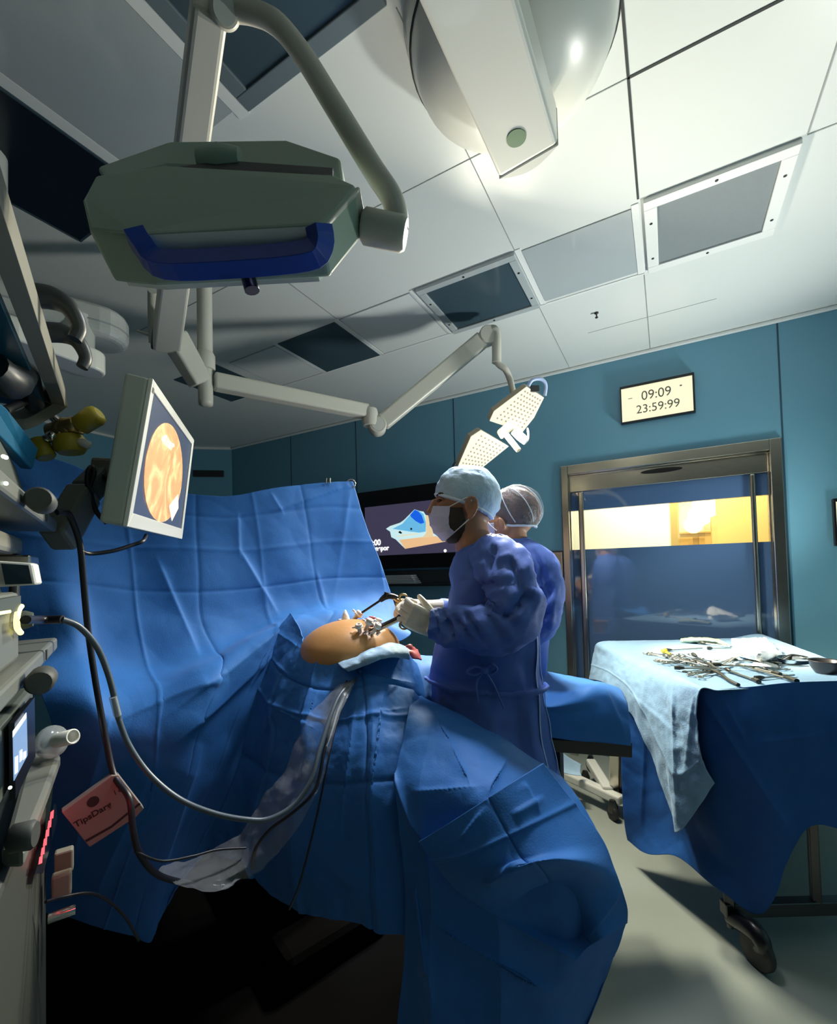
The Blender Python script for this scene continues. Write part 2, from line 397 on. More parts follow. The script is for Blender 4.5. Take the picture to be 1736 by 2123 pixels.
fitting('ceiling_vent', 'large square ceiling vent with grey mesh and white screwed frame, beside the bright warm reflections', 'vent', GV, -0.035, 0.478, 2.05, 2.565, 'filter_mesh', 'trim_white', 0.05, 0.02, True, 0.008)
fitting('ceiling_panel', 'glossy pale grey ceiling panel mirroring light, next to the large framed vent', 'ceiling panel', GV, -0.555, -0.083, 2.08, 2.545, 'panel_grey', None, 0.0, 0.006)
fitting('ceiling_vent', 'dark grey framed square ceiling filter above the bend of the lit lamp arm', 'vent', GV, -1.135, -0.588, 2.065, 2.57, 'panel_dark', 'panel_grey', 0.04, 0.02, True, 0.008)
fitting('ceiling_panel', 'plain pale ceiling panel between the framed filter and a flat dark panel', 'ceiling panel', GV, -1.67, -1.175, 2.075, 2.57, 'ceiling_white', 'panel_grey', 0.008, 0.005)
fitting('ceiling_panel', 'flat dark blue-grey square ceiling panel in front of the long lamp arm', 'ceiling panel', GV, -2.19, -1.71, 2.085, 2.57, 'panel_dark', None, 0.0, 0.006)
fitting('ceiling_panel', 'plain grey ceiling panel above the horizontal lamp arm', 'ceiling panel', GV, -2.68, -2.22, 2.09, 2.57, 'ceiling_white', 'panel_grey', 0.008, 0.005)
fitting('ceiling_panel', 'farthest dark ceiling panel partly hidden behind the lamp pole', 'ceiling panel', GV, -3.27, -2.78, 2.05, 2.57, 'panel_dark', None, 0.0, 0.006)
fitting('ceiling_panel', 'dark framed ceiling fitting above the big switched-off surgical lamp', 'ceiling panel', 'fittings in the near ceiling row', -1.14, -0.6, 0.3, 0.977, 'panel_dark', 'panel_frame', 0.05, 0.012, False, 0.006)
fitting('ceiling_panel', 'wide mid-grey ceiling panel at the upper left between two dark ones', 'ceiling panel', 'fittings in the near ceiling row', -1.68, -1.19, 0.2, 0.953, 'panel_grey', None, 0.0, 0.006)
fitting('ceiling_panel', 'black ceiling panel left of the big switched-off lamp head', 'ceiling panel', 'fittings in the near ceiling row', -2.25, -1.73, 0.3, 0.985, 'panel_black', 'panel_dark', 0.012, 0.008)
t = thing('ceiling_sprinkler', 'tiny dark ceiling stub hanging alone near the warm light patches', 'sprinkler', on_z(1237, 648, ZC))
o = on_z(1237, 648, ZC)
MB().lathe([(0.012, 0), (0.012, -0.006), (0.004, -0.008), (0.004, -0.026), (0.009, -0.028), (0.009, -0.032)], o, seg=12).build('stub', 'steel_dark', t)

# ---------------------------------------------------------------- door
D = bpy.data.objects.new('door_1', None); col.objects.link(D); D.location = (-0.02, YW, 0); WL[D.name] = np.array((-0.02, YW, 0)); D['kind'] = 'structure'
b = MB(); y0, y1 = YW-0.018, YW+T+0.02
b.aabb(dx0, dx0+0.05, y0, y1, 0, dz); b.aabb(dx1-0.062, dx1, y0, y1, 0, dz); b.aabb(dx0+0.05, dx1-0.062, y0, y1, dz-0.07, dz)
b.build('door_frame', 'steel', D, bevel=0.004)
ix0, ix1 = dx0+0.05, dx1-0.062
b = MB(); b.aabb(ix0, ix1, YW+0.045, YW+0.09, 1.995, dz-0.07); hd = b.build('header_panel', 'steel', D, bevel=0.004)
b = MB(); sx = on_y(1371, 975, YW+0.04)
b.prism([sx+np.array((0.13*math.cos(t)*(1 if abs(math.cos(t)) < .9 else 1), 0, 0.016*math.sin(t))) for t in np.linspace(0, 2*math.pi, 24, endpoint=False)], (0, 0.01, 0)); b.build('slot', 'black_plastic', hd)
zb0, zb1 = 1.55, 1.853; yd = YW+0.07
lf = MB().aabb(ix0, ix1, yd, yd+0.035, 0.0, zb0).aabb(ix0, ix1, yd, yd+0.035, zb1, 1.995).build('door_leaf', 'door_blue', D)
MB().aabb(ix0, ix1, yd+0.012, yd+0.02, zb0, zb1).build('glass_pane', 'glass', lf)
for xs0, xs1 in ((-0.585, -0.545), (0.485, 0.515)):
    MB().aabb(xs0, xs1, yd-0.03, yd-0.002, 0, 1.995).build('door_stile', 'steel', lf, bevel=0.01, bseg=3)
for xs0, xs1 in ((ix0, ix0+0.007), (ix1-0.007, ix1)): MB().aabb(xs0, xs1, yd-0.03, yd-0.002, 0, 2.0).build('stop_strip', 'chrome', lf)
# corridor beyond the glass band
tag(MB().aabb(-2.2, 2.4, YW+T, 7.4, -0.1, 0.0).build('floor_corridor', 'floor_vinyl'), kind='structure')
tag(MB().aabb(-2.2, 2.4, YW+T+0.02, 7.4, ZC, ZC+0.1).build('ceiling_corridor', 'ceiling_white'), kind='structure')
YC = 5.3
xa, xb = on_y(1391, 1100, YC)[0], on_y(1409, 1100, YC)[0]
xc_ = on_y(1476, 1100, YC)[0]
tag(MB().aabb(-2.2, xa, YC, YC+0.1, 0, ZC).build('wall_corridor', 'corridor_wall'), kind='structure')
tag(MB().aabb(xa, xb, YC-0.02, YC+0.12, 0, 2.4).build('trim_corridor', 'corridor_wood'), kind='structure')
tag(MB().aabb(xc_, 2.4, YC, YC+0.1, 0, ZC).build('wall_corridor_end', 'corridor_yellow'), kind='structure')
tag(MB().aabb(xa, xc_+0.6, 7.2, 7.3, 0, ZC).build('wall_far', 'corridor_wall'), kind='structure')
t = thing('wall_lamp', 'small glowing warm lamp in the yellow room seen through the door window', 'lamp', on_y(1452, 1075, 6.9))
MB().ball(on_y(1452, 1068, 6.9), 0.14).build('bulb', 'lamp_warm', t); MB().lathe([(0.05, 0), (0.05, 0.04)], on_y(1452, 1068, 6.9)+np.array((0, 0.15, 0)), (0, 1, 0), 14).build('mount', 'corridor_wood', t)
area('far_room_light', (on_y(1450, 1060, 6.4)[0], 6.3, 2.6), (on_y(1450, 1060, 6.4)[0], 6.5, 0), 0.5, 30, (1.0, 0.84, 0.45))
t = thing('storage_cabinet', 'low brown cabinet in the yellow room seen through the door window', 'cabinet', (on_y(1440, 1120, 6.6)[0], 6.6, 0))
cx_ = on_y(1440, 1120, 6.6)[0]; ct = on_y(1440, 1103, 6.6)[2]
MB().aabb(cx_-0.28, cx_+0.3, 6.45, 6.9, 0, ct-0.03).build('body', 'corridor_wood', t, bevel=0.008)
MB().aabb(cx_-0.32, cx_+0.34, 6.42, 6.92, ct-0.03, ct).build('top', 'corridor_yellow', t, bevel=0.008)
for s_ in (-0.14, 0.16):
    dr = MB().aabb(cx_+s_-0.12, cx_+s_+0.12, 6.435, 6.455, 0.1, ct-0.07).build('door', 'corridor_yellow', t, bevel=0.006)
    MB().aabb(cx_+s_-0.01, cx_+s_+0.01, 6.415, 6.437, ct-0.3, ct-0.2).build('handle', 'steel_dark', dr)

# ---------------------------------------------------------------- things on the back wall
ex, ez = np.array((1.0, 0, 0)), np.array((0, 0, 1.0))
t = thing('wall_clock', 'black-framed glowing cream digital clock above the steel door', 'clock', (-0.028, YW, 2.436))
b = MB(); fw = 0.012; x0, x1, z0, z1 = -0.257, 0.201, 2.437, 2.707
for a in ((x0, x1, z0, z0+fw), (x0, x1, z1-fw*1.4, z1), (x0, x0+fw*.7, z0+fw, z1-fw), (x1-fw, x1, z0+fw, z1-fw)): b.aabb(a[0], a[1], YW-0.035, YW, a[2], a[3])
b.build('bezel', 'black_plastic', t, bevel=0.002)
sc_ = MB().aabb(x0+fw*.7, x1-fw, YW-0.026, YW-0.004, z0+fw, z1-fw*1.4).build('display', 'clock_face', t)
text('digits', '09:09', 'clock_ink', t, (-0.028, YW-0.0275, 2.612), ex, ez, 0.092, sx=0.92)
text('digits', '23:59:99', 'clock_ink', t, (-0.022, YW-0.0275, 2.520), ex, ez, 0.083, sx=0.95)
b = MB(); b.aabb(-0.205, -0.178, YW-0.0275, YW-0.026, 2.610, 2.614); b.build('mark', 'clock_ink', t)
b = MB(); b.aabb(0.115, 0.128, YW-0.0275, YW-0.026, 2.632, 2.641); b.build('mark', 'clock_ink', t)

# television
tx0, tx1, tz0, tz1 = -2.655, -1.33, 1.443, 2.187
t = thing('wall_television', 'large black wall screen showing a bright beach cave, behind the masked surgeon', 'television', ((tx0+tx1)/2, YW, tz0))
def inset(b, x0, x1, z0, z1, ya, yb, f): 
    for a in ((x0, x1, z0, z0+f[0]), (x0, x1, z1-f[1], z1), (x0, x0+f[2], z0+f[0], z1-f[1]), (x1-f[3], x1, z0+f[0], z1-f[1])): b.aabb(a[0], a[1], ya, yb, a[2], a[3])
    return b
inset(MB(), tx0, tx1, tz0, tz1, YW-0.07, YW-0.01, (0.128, 0.148, 0.135, 0.10)).build('bezel', 'black_plastic', t, bevel=0.004)
mat('tv_dark', (0.03, 0.025, 0.045), 0.25, emit=(0.05, 0.045, 0.085), estr=0.9)
mat('tv_sky', (0.1, 0.3, 0.6), 0.3, emit=(0.16, 0.55, 0.85), estr=0.8)
mat('tv_deep', (0.02, 0.1, 0.6), 0.3, emit=(0.01, 0.13, 0.85), estr=0.8)
mat('tv_pale', (0.6, 0.8, 0.8), 0.3, emit=(0.60, 0.86, 0.9), estr=0.85)
mat('tv_sand', (0.8, 0.5, 0.3), 0.3, emit=(1.0, 0.60, 0.30), estr=0.75)
mat('tv_rock', (0.8, 0.6, 0.35), 0.3, emit=(0.95, 0.72, 0.40), estr=0.75)
mat('tv_text', (0.9, 0.9, 0.9), 0.3, emit=(1, 1, 1), estr=1.0)
s = MB().aabb(tx0+0.135, tx1-0.10, YW-0.06, YW-0.02, tz0+0.128, tz1-0.148).build('screen', 'tv_dark', t)
q0 = (740, 980); qs = 8.68
def tvp(pts, y): return [on_y(q0[0]+x/qs, q0[1]+yy/qs, y) for x, yy in pts]
yy0 = YW-0.0605
def shape(pts, m, dy): MB().prism(tvp(pts, yy0-dy), (0, 0.0004, 0)).build('picture', m, s)
shape([(850, 1350), (700, 1200), (620, 1160), (600, 1060), (525, 1010), (600, 960), (780, 900), (850, 850), (940, 760), (1040, 660), (1130, 690), (1200, 700), (1240, 760), (1330, 780), (1340, 1000), (1600, 1240), (870, 1370)], 'tv_pale', 0.0005)
shape([(870, 1370), (760, 1210), (1240, 1150), (1420, 1140), (1600, 1240)], 'tv_sand', 0.0011)
shape([(1240, 760), (1330, 780), (1360, 1000), (1380, 1150), (1180, 1170), (1250, 1080)], 'tv_rock', 0.0014)
shape([(960, 760), (1040, 665), (1120, 690), (1200, 740), (1245, 900), (1240, 1060), (1120, 1080), (960, 1060), (640, 1010), (820, 920)], 'tv_sky', 0.0011)
shape([(960, 760), (1045, 665), (1110, 700), (1170, 770), (1215, 900), (1150, 920), (1060, 870), (980, 800)], 'tv_deep', 0.0016)
shape([(745, 1075), (775, 1045), (820, 1085), (790, 1100)], 'black_plastic', 0.002)
shape([(960, 1020), (975, 985), (1000, 1010), (985, 1035)], 'black_plastic', 0.002)
shape([(740, 1135), (1110, 1090), (1110, 1105), (745, 1150)], 'tv_rock', 0.002)
text('writing', '00:00', 'tv_text', s, on_y(740+300/qs, 980+1265/qs, yy0-0.002), ex, ez, 0.075, bold=0.003)
text('writing', 'nnepor', 'tv_text', s, on_y(740+430/qs, 980+1362/qs, yy0-0.002), ex, ez, 0.062, bold=0.003)
MB().lathe([(0.014, 0), (0.014, 0.002)], on_y(740+1590/qs, 980+1405/qs, yy0-0.002), (0, 1, 0), 14).build('mark', 'tv_text', s)
# shelf and papers below the screen
t = thing('wall_shelf', 'dark narrow shelf right below the wall screen', 'shelf', (-2.0, YW, 1.295))
MB().aabb(-2.45, -1.4, YW-0.16, YW, 1.285, 1.305).build('board', 'steel_dark', t, bevel=0.004)
MB().aabb(-2.45, -1.4, YW-0.02, YW, 1.305, 1.425).build('back_panel', 'handle_dark', t, bevel=0.004)
b = MB()
for q in range(5): b.aabb(-2.33+0.004*q, -1.93-0.012*q, YW-0.145, YW-0.04, 1.306+q*0.016, 1.320+q*0.016)
tag(b.build('paper_stack', 'panel_grey', bevel=0.003), 'pale grey flat packs lying on the shelf below the wall screen', 'papers')
# two stacked brown panels left of the door
t = thing('wall_panel', 'brown two-part wall plate beside the steel door frame behind the second person', 'control panel', (-0.76, YW, 1.155))
for z0, z1 in ((1.158, 1.34), (1.35, 1.535)): MB().aabb(-0.80, -0.705, YW-0.025, YW, z0, z1).build('plate', 'brown_panel', t, bevel=0.004)
MB().aabb(-0.81, -0.70, YW-0.012, YW, 1.345-0.2, 1.345+0.2).build('back_plate', 'steel_dark', t)
t = thing('wall_display', 'black-framed pale panel on the wall cut by the right photo edge', 'display', (1.0, YW, 1.5))
inset(MB(), 0.868, 1.25, 1.505, 1.785, YW-0.03, YW, (0.02, 0.02, 0.014, 0.014)).build('bezel', 'black_plastic', t, bevel=0.003)
MB().aabb(0.88, 1.24, YW-0.022, YW-0.002, 1.52, 1.77).build('face', 'clock_face', t)
t = thing('wall_socket', 'small dark socket plate on the far corner wall behind the white monitor', 'socket', on_y(415, 968, YW))
o = c2+(c1-c2)*0.68
MB().box((o[0]+nn[0]*0.01, o[1]+nn[1]*0.01, 2.63), (0.34, 0.02, 0.075), [_n(c1-c2), nn, np.array((0, 0, 1))]).build('plate', 'steel_dark', t, bevel=0.004)
# ---------------------------------------------------------------- ceiling arm with the green spot
def rings_beam(path, sects):                               # list of (point, half w vector, half h vector)
    return path
o = on_z(1057, 40, ZC)
t = thing('ceiling_boom', 'thick white ceiling boom with a green spot and round dome mount', 'boom', (o[0], o[1], ZC))
MB().lathe([(0.02, -0.215), (0.12, -0.21), (0.20, -0.185), (0.255, -0.14), (0.275, -0.09), (0.285, -0.04), (0.29, 0.0)], (o[0], o[1], ZC), (0, 0, 1), 48).build('dome', 'white_enamel', t)
MB().lathe([(0.279, -0.086), (0.281, -0.082)], (o[0], o[1], ZC), (0, 0, 1), 48).build('dome_seam', 'ceiling_gap', t)
MB().lathe([(0.289, -0.004), (0.295, -0.004), (0.295, 0)], (o[0], o[1], ZC), (0, 0, 1), 48).build('dome_rim', 'white_enamel', t)
zb = 2.60; zt = zb+0.115
A = [on_z(px, py, zb) for px, py in ((866, 0), (1035, 371), (1158, 300), (1073, 0))]
back = _n(A[0]-A[1])*0.42
A[0] = A[0]+back; A[3] = A[3]+_n(A[3]-A[2])*0.42
b = MB(); b.prism(A, (0, 0, zt-zb)); arm = b.build('arm', 'white_enamel', t, bevel=0.012, bseg=3)
e0, e1_ = A[1], A[2]; mid = (e0+e1_)/2; fw_ = _n(A[1]-A[0])
pts = [e0+(e1_-e0)*s_+fw_*(0.030*math.sin(math.pi*s_)+0.004) for s_ in np.linspace(0.0, 1, 12)]
b = MB(); b.prism([e0-fw_*0.001]+pts+[e1_-fw_*0.001], (0, 0, zt-zb-0.006)); b.build('end_cap', 'white_enamel', t, bevel=0.01)
g = on_z(1071, 286, zb)
MB().lathe([(0.0265, 0), (0.0265, 0.0022)], g-np.array((0, 0, 0.0018)), (0, 0, 1), 28).build('sticker', 'green_spot', arm)
MB().lathe([(0.004, 0), (0.004, 0.003)], on_z(1147, 76, ZC-0.175), (0, 0, 1), 10).build('screw', 'black_plastic', t)

# ---------------------------------------------------------------- lamp column and arms
pole = P(425, 700, 2.05)
def zat(px, py, d): return P(px, py, d)[2]
px0, py0 = pole[0], pole[1]
zb_ = zat(430, 843, 2.05); zcol = zat(430, 765, 2.05)
t = thing('lamp_column', 'cream ceiling column carrying both surgical lamp arms', 'column', (px0, py0, zb_))
MB().lathe([(0.033, zcol), (0.033, ZC-0.02)], (px0, py0, 0), seg=24).build('pole', 'cream_enamel', t)
MB().lathe([(0.041, zcol-0.005), (0.043, zcol), (0.043, zcol+0.06), (0.035, zcol+0.075)], (px0, py0, 0), seg=24).build('collar', 'cream_enamel', t)
MB().lathe([(0.012, zb_), (0.030, zb_+0.004), (0.032, zb_+0.02), (0.032, zcol+0.01)], (px0, py0, 0), seg=24).build('hub', 'cream_enamel', t)
MB().lathe([(0.11, ZC-0.03), (0.12, ZC-0.012), (0.12, ZC)], (px0, py0, 0), seg=32).build('ceiling_plate', 'white_enamel', t)

def beam(b, p, q, w0, h0, w1=None, h1=None, up=(0, 0, 1)):
    p = np.array(p); q = np.array(q); T = _n(q-p); up = (1.0, 0, 0) if abs(T[2]) > 0.97 else up; s_ = _n(np.cross(T, up)); u = np.cross(s_, T)
    w1 = w1 or w0; h1 = h1 or h0
    R = lambda c, w, h: [c-s_*w/2-u*h/2, c+s_*w/2-u*h/2, c+s_*w/2+u*h/2, c-s_*w/2+u*h/2]
    return b.hexa(R(p, w0, h0)+R(q, w1, h1))

# lit lamp
J2 = P(780, 868, 2.52); K1 = P(1011, 700, 2.62); HC = P(1040, 888, 2.55)
t = thing('surgical_lamp', 'lit cream surgical lamp head with dotted panels on a jointed arm above the surgeon', 'surgical lamp', HC)
z2 = zat(445, 790, 2.06); a0 = np.array((px0, py0, z2)); a1 = P(762, 854, 2.50)
b = MB(); beam(b, a0+_n(a1-a0)*0.035, a1, 0.07, 0.075); b.build('arm', 'cream_enamel', t, bevel=0.012, bseg=3)
ax = _n(np.cross(K1-J2, (0, 0, 1)))
b = MB(); b.lathe([(0.044, -0.042), (0.050, -0.036), (0.050, 0.036), (0.044, 0.042)], P(783, 884, 2.52), ax, 28)
b.lathe([(0.04, -0.02), (0.046, 0.0), (0.046, 0.05), (0.04, 0.075)], P(768, 876, 2.50), (0, 0, 1), 24); jo = b.build('elbow_joint', 'cream_enamel', t)
MB().lathe([(0.034, 0), (0.034, 0.003)], P(783, 884, 2.52)+ax*0.0415, ax, 24).build('joint_cap', 'white_enamel', jo)
MB().lathe([(0.034, 0), (0.034, 0.003)], P(783, 884, 2.52)-ax*0.0445, ax, 24).build('joint_cap', 'white_enamel', jo)
b = MB(); beam(b, P(793, 877, 2.52), P(1000, 705, 2.62), 0.062, 0.088, 0.062, 0.098); b.build('spring_arm', 'cream_enamel', t, bevel=0.012, bseg=3)
b = MB(); b.lathe([(0.050, -0.036), (0.055, -0.03), (0.055, 0.03), (0.050, 0.036)], P(1011, 698, 2.62), ax, 28); b.build('shoulder_joint', 'cream_enamel', t)
b = MB(); b.tube([P(1012, 686, 2.62), P(1024, 684, 2.61), P(1029, 694, 2.61), P(1030, 720, 2.60), P(1030, 752, 2.60)], 0.027, 14, sub=5); b.build('drop_tube', 'cream_enamel', t)
b = MB(); b.tube([P(1029, 748, 2.60), P(1036, 757, 2.60), P(1048, 766, 2.60), P(1056, 782, 2.62), P(1061, 800, 2.64), P(1066, 830, 2.66), P(1062, 875, 2.65), P(1046, 888, 2.62)], 0.018, 12, sub=5); b.build('yoke', 'cream_enamel', t)
# two dotted petals; corner depths give the tilted plane
def petal(corn, name, thick, dots_rows, handle=None):
    q = [P(*c) for c in corn]; n = _n(np.cross(q[1]-q[0], q[-2]-q[0]))
    if n.dot(CAM-q[0]) < 0: n = -n
    q = [on_plane(c_[0], c_[1], q[0], n) for c_ in corn]
    off = -n*thick
    b = MB(); b.prism([x-n*0.004 for x in q], off); hs = b.build('petal', 'lamp_side', t, bevel=0.008)
    c = sum(q)/len(q); qi = [c+(x-c)*0.985 for x in q]
    b = MB(); b.prism([x+n*0.0015 for x in qi], -n*0.006); ln = b.build('light_panel', 'lamp_lit', hs)
    A0, B0, C0, D0 = qi[0], qi[1], qi[len(qi)//2 if len(qi) == 6 else 2], qi[4 if len(qi) == 6 else 3]
    b = MB()
    for r_ in range(dots_rows):
        v = 0.10+0.78*r_/(dots_rows-1)
        for c_ in range(7):
            u = 0.10+0.80*c_/6
            p_ = (A0*(1-u)+B0*u)*(1-v)+(D0*(1-u)+C0*u)*v
            b.lathe([(0.0055, 0), (0.0055, 0.0012)], p_+n*0.0016, n, 8, smooth=False)
    d = b.build('led_grid', 'led_dot', hs)
    return q, n, hs
qA, nA, hA = petal([(1093, 801, 2.47), (1129, 824, 2.53), (1108, 866, 2.60), (1084, 896, 2.64), (1015, 873, 2.56), (1024, 853, 2.53)], 'a', 0.055, 9)
qB, nB, hB = petal([(950, 967, 2.66), (999, 971, 2.72), (1056, 925, 2.66), (998, 891, 2.58), (977, 905, 2.58)], 'b', 0.055, 8)
b = MB(); b.tube([P(1096, 800, 2.47), P(1104, 788, 2.46), P(1122, 786, 2.47), P(1132, 798, 2.49), P(1130, 820, 2.52)], 0.010, 10, sub=5); b.build('end_handle', 'pale_blue', hA)
MB().box(P(1109, 806, 2.49), (0.05, 0.035, 0.02), [CR, CD, CF]).build('handle_block', 'handle_dark', hA, bevel=0.004)
b = MB(); b.tube([P(946, 958, 2.64), P(941, 966, 2.65), P(940, 974, 2.66)], 0.010, 8, sub=4); b.build('end_handle', 'handle_dark', hB)
b = MB(); beam(b, P(1036, 902, 2.60), P(1060, 882, 2.60), 0.06, 0.05); b.build('hub', 'lamp_side', t, bevel=0.008)
b = MB(); b.tube([P(1046, 897, 2.57), P(1060, 914, 2.545), P(1076, 934, 2.52)], [0.016, 0.016, 0.0155], 12, sub=3); b.build('grip_handle', 'lamp_side', t)
b = MB(); b.tube([P(1066, 893, 2.60), P(1078, 904, 2.59), P(1092, 916, 2.58)], [0.024, 0.026, 0.022], 12, sub=3); b.tube([P(1094, 888, 2.62), P(1096, 902, 2.60), P(1094, 914, 2.59)], 0.006, 8, sub=3); b.build('control_pad', 'white_enamel', t)
for q_, n_, pw in ((qA, nA, 42), (qB, nB, 42)):
    c = sum(q_)/len(q_)
    area('lamp_light', c+n_*0.012, c+n_*0.012+n_, 0.2, pw, CREAM, spread=168)
spot('lamp_beam', HC+nA*0.16, (0.38, 2.82, 0.97), 420, CREAM, 36, 1.0, 0.08)

# switched-off lamp in front
t = thing('surgical_lamp', 'large switched-off surgical lamp head with grey-green back and blue handle frame', 'surgical lamp', P(455, 430, 0.62))
m1 = [(168, 410, .585), (196, 362, .61), (340, 340, .62), (690, 361, .62), (740, 382, .60), (668, 466, .565), (280, 487, .565), (184, 479, .575)]
q = [P(*c) for c in m1]; n = _n(np.cross(q[3]-q[1], q[6]-q[1])); n = n if n.dot(CF) > 0 else -n
off = _n(CF*0.75-np.array((0, 0, 0.55)))*0.062
b = MB(); b.prism(q, off); hd = b.build('housing', 'green_enamel', t, bevel=0.006, bseg=3)
c = sum(q)/len(q)
b = MB(); b.prism([c+(x-c)*0.9+off*1.0 for x in q], off*0.12); b.build('lens', 'lamp_lens', hd)
m2 = [(197, 346, .66), (350, 291, .70), (595, 288, .70), (706, 325, .67), (712, 372, .64), (690, 366, .64), (345, 346, .64), (215, 372, .63)]
q2 = [P(*c) for c in m2]; b = MB(); b.prism(q2, _n(CF)*0.07); b.build('rear_petal', 'green_enamel', t, bevel=0.008, bseg=3)
b = MB(); b.prism([P(330, 352, .628), P(440, 336, .632), P(455, 330, .634), P(475, 333, .634), P(690, 348, .628), P(690, 362, .622), P(345, 362, .622)], CF*0.012); b.build('groove', 'handle_dark', t)
b = MB(); b.lathe([(0.017, -0.03), (0.022, 0.0), (0.017, 0.03)], P(458, 336, .645), CR, 16); b.build('pivot', 'green_enamel', t)
# side plate, right
b = MB(); b.prism([P(738, 386, .604), P(751, 450, .648), P(673, 531, .622), P(667, 467, .569)], CR*0.006); b.build('side_plate', 'cream_enamel', hd, bevel=0.003)
b = MB(); b.prism([P(185, 481, .578), P(281, 488, .568), P(318, 560, .612), P(300, 556, .63)], CF*0.012); b.build('side_plate', 'cream_enamel', hd, bevel=0.003)
# blue handle frame
b = MB(); b.tube([P(281, 486, .564), P(300, 515, .567), P(338, 548, .572), P(480, 545, .575), P(635, 530, .575), P(664, 505, .57), P(661, 468, .562)], 1.0, sub=4, sect=[(-.013, -.012), (.013, -.012), (.013, .012), (-.013, .012)], smooth=False, up=(0, 0, 1)); b.build('handle_frame', 'lamp_blue', hd, bevel=0.004)
b = MB(); b.prism([P(292, 488, .561), P(655, 469, .561), P(640, 535, .590), P(328, 548, .590)], CF*0.004); b.build('window', 'lamp_lens', hd)
b = MB(); b.tube([P(506, 540, .60), P(523, 603, .60)], 0.010, 12); b.build('grip_handle', 'steel_dark', t)
# yoke and joints
b = MB(); b.tube([P(470, 20, .79), P(520, 25, .77), P(572, 48, .74), P(625, 110, .72), P(690, 214, .69), P(770, 345, .665), P(808, 402, .655), P(822, 440, .65), P(824, 474, .65)], 0.0165, 16, sub=5); b.build('yoke', 'cream_enamel', t)
b = MB(); b.lathe([(0.019, 0), (0.0235, 0.004), (0.0235, 0.058), (0.020, 0.064)], P(752, 468, .645), _n(P(845, 488, .645)-P(752, 468, .645)), 24)
jn = b.build('swivel_joint', 'cream_enamel', t)
for px, py in ((775, 448), (800, 453), (822, 460)): MB().ball(P(px, py, .628), 0.003, seg=8, rings=6).build('screw', 'handle_dark', jn)
b = MB(); b.tube([P(690, 500, .63), P(752, 468, .645)], 0.006, 8); b.build('axle', 'steel', t)
b = MB(); b.lathe([(0.024, -0.045), (0.026, -0.04), (0.026, 0.03), (0.022, 0.036)], P(466, 20, .79), _n(CAM-P(466, 20, .79)), 28); dj = b.build('shoulder_joint', 'cream_enamel', t)
b = MB(); b.lathe([(0.0185, 0), (0.0185, 0.003)], P(466, 20, .79)+_n(CAM-P(466, 20, .79))*0.036, _n(CAM-P(466, 20, .79)), 24); b.build('joint_cap', 'white_enamel', dj)
b = MB(); beam(b, P(436, 0, .80), P(346, 708, 1.93), 0.058, 0.062, 0.105, 0.11); sa = b.build('spring_arm', 'cream_enamel', t, bevel=0.01, bseg=3)
b = MB(); beam(b, P(346, 690, 1.90), P(336, 716, 1.97), 0.09, 0.07); b.build('arm_end', 'handle_dark', sa, bevel=0.006)
b = MB(); b.tube([P(316, 602, 1.8), P(316, 660, 1.9), P(318, 712, 1.95)], 0.018, 10, sub=3); b.tube([P(285, 686, 1.95), P(312, 696, 1.95)], 0.006, 8); b.build('lock_lever', 'cream_enamel', t)
zz = zat(430, 812, 2.05); e_ = P(358, 694, 1.93)
b = MB(); pc_ = np.array((px0, py0, zz)); beam(b, e_, pc_+_n(e_-pc_)*0.034, 0.08, 0.105, 0.07, 0.095); b.build('arm', 'cream_enamel', t, bevel=0.012, bseg=3)

# ---------------------------------------------------------------- white monitor
t = thing('monitor', 'white thick-framed monitor showing an orange scope picture in front of the drape', 'monitor', P(320, 1100, 1.2))
fq = [P(318, 785, 1.02), P(403, 912, 1.52), P(378, 1118, 1.52), P(264, 1092, 1.02)]
n = _n(np.cross(fq[1]-fq[0], fq[3]-fq[0])); n = n if n.dot(CAM-fq[0]) > 0 else -n
b = MB(); b.prism([x-n*0.008 for x in fq], -n*0.05); bd = b.build('casing', 'monitor_side', t, bevel=0.008, bseg=3)
C_ = sum(fq)/4
ub = lambda u, v: (fq[0]*(1-u)+fq[1]*u)*(1-v)+(fq[3]*(1-u)+fq[2]*u)*v
sq = [ub(.045, .065), ub(.955, .065), ub(.955, .90), ub(.045, .90)]
b = MB()
for i in range(4): b.prism([fq[i], fq[(i+1) % 4], sq[(i+1) % 4], sq[i]], -n*0.010)
b.build('bezel', 'white_enamel', t, bevel=0.002)
mat('mon_dark', (0.03, 0.04, 0.06), 0.3, emit=(0.045, 0.06, 0.10), estr=1.0)
sd = MB().prism([x-n*0.004 for x in sq], -n*0.003).build('screen', 'mon_dark', t)
m = mat('scope_picture', (0.5, 0.3, 0.15), 0.4, emit=(1, .6, .3), estr=1.0)
nt = m.node_tree; bs = nt.nodes['Principled BSDF']; tc = nt.nodes.new('ShaderNodeTexCoord')
nz = nt.nodes.new('ShaderNodeTexNoise'); nz.inputs['Scale'].default_value = 9; nz.inputs['Detail'].default_value = 6; nz.inputs['Distortion'].default_value = 1.2
rp = nt.nodes.new('ShaderNodeValToRGB'); e = rp.color_ramp.elements
e[0].position = 0.32; e[0].color = (0.17, 0.055, 0.012, 1); e[1].position = 0.70; e[1].color = (1.0, 0.85, 0.55, 1)
x_ = e.new(0.48); x_.color = (0.55, 0.21, 0.07, 1)
x_ = e.new(0.58); x_.color = (0.90, 0.55, 0.25, 1)
nt.links.new(tc.outputs['Object'], nz.inputs['Vector']); nt.links.new(nz.outputs['Fac'], rp.inputs[0]); nt.links.new(rp.outputs[0], bs.inputs['Emission Color'])
el = [ub(.045+.91*(0.47+0.40*math.cos(a)), .065+.835*(0.53+0.47*math.sin(a))) for a in np.linspace(0, 2*math.pi, 40, endpoint=False)]
b = MB(); b.prism([x-n*0.0034 for x in el], -n*0.001); pc = b.build('picture', 'scope_picture', sd)
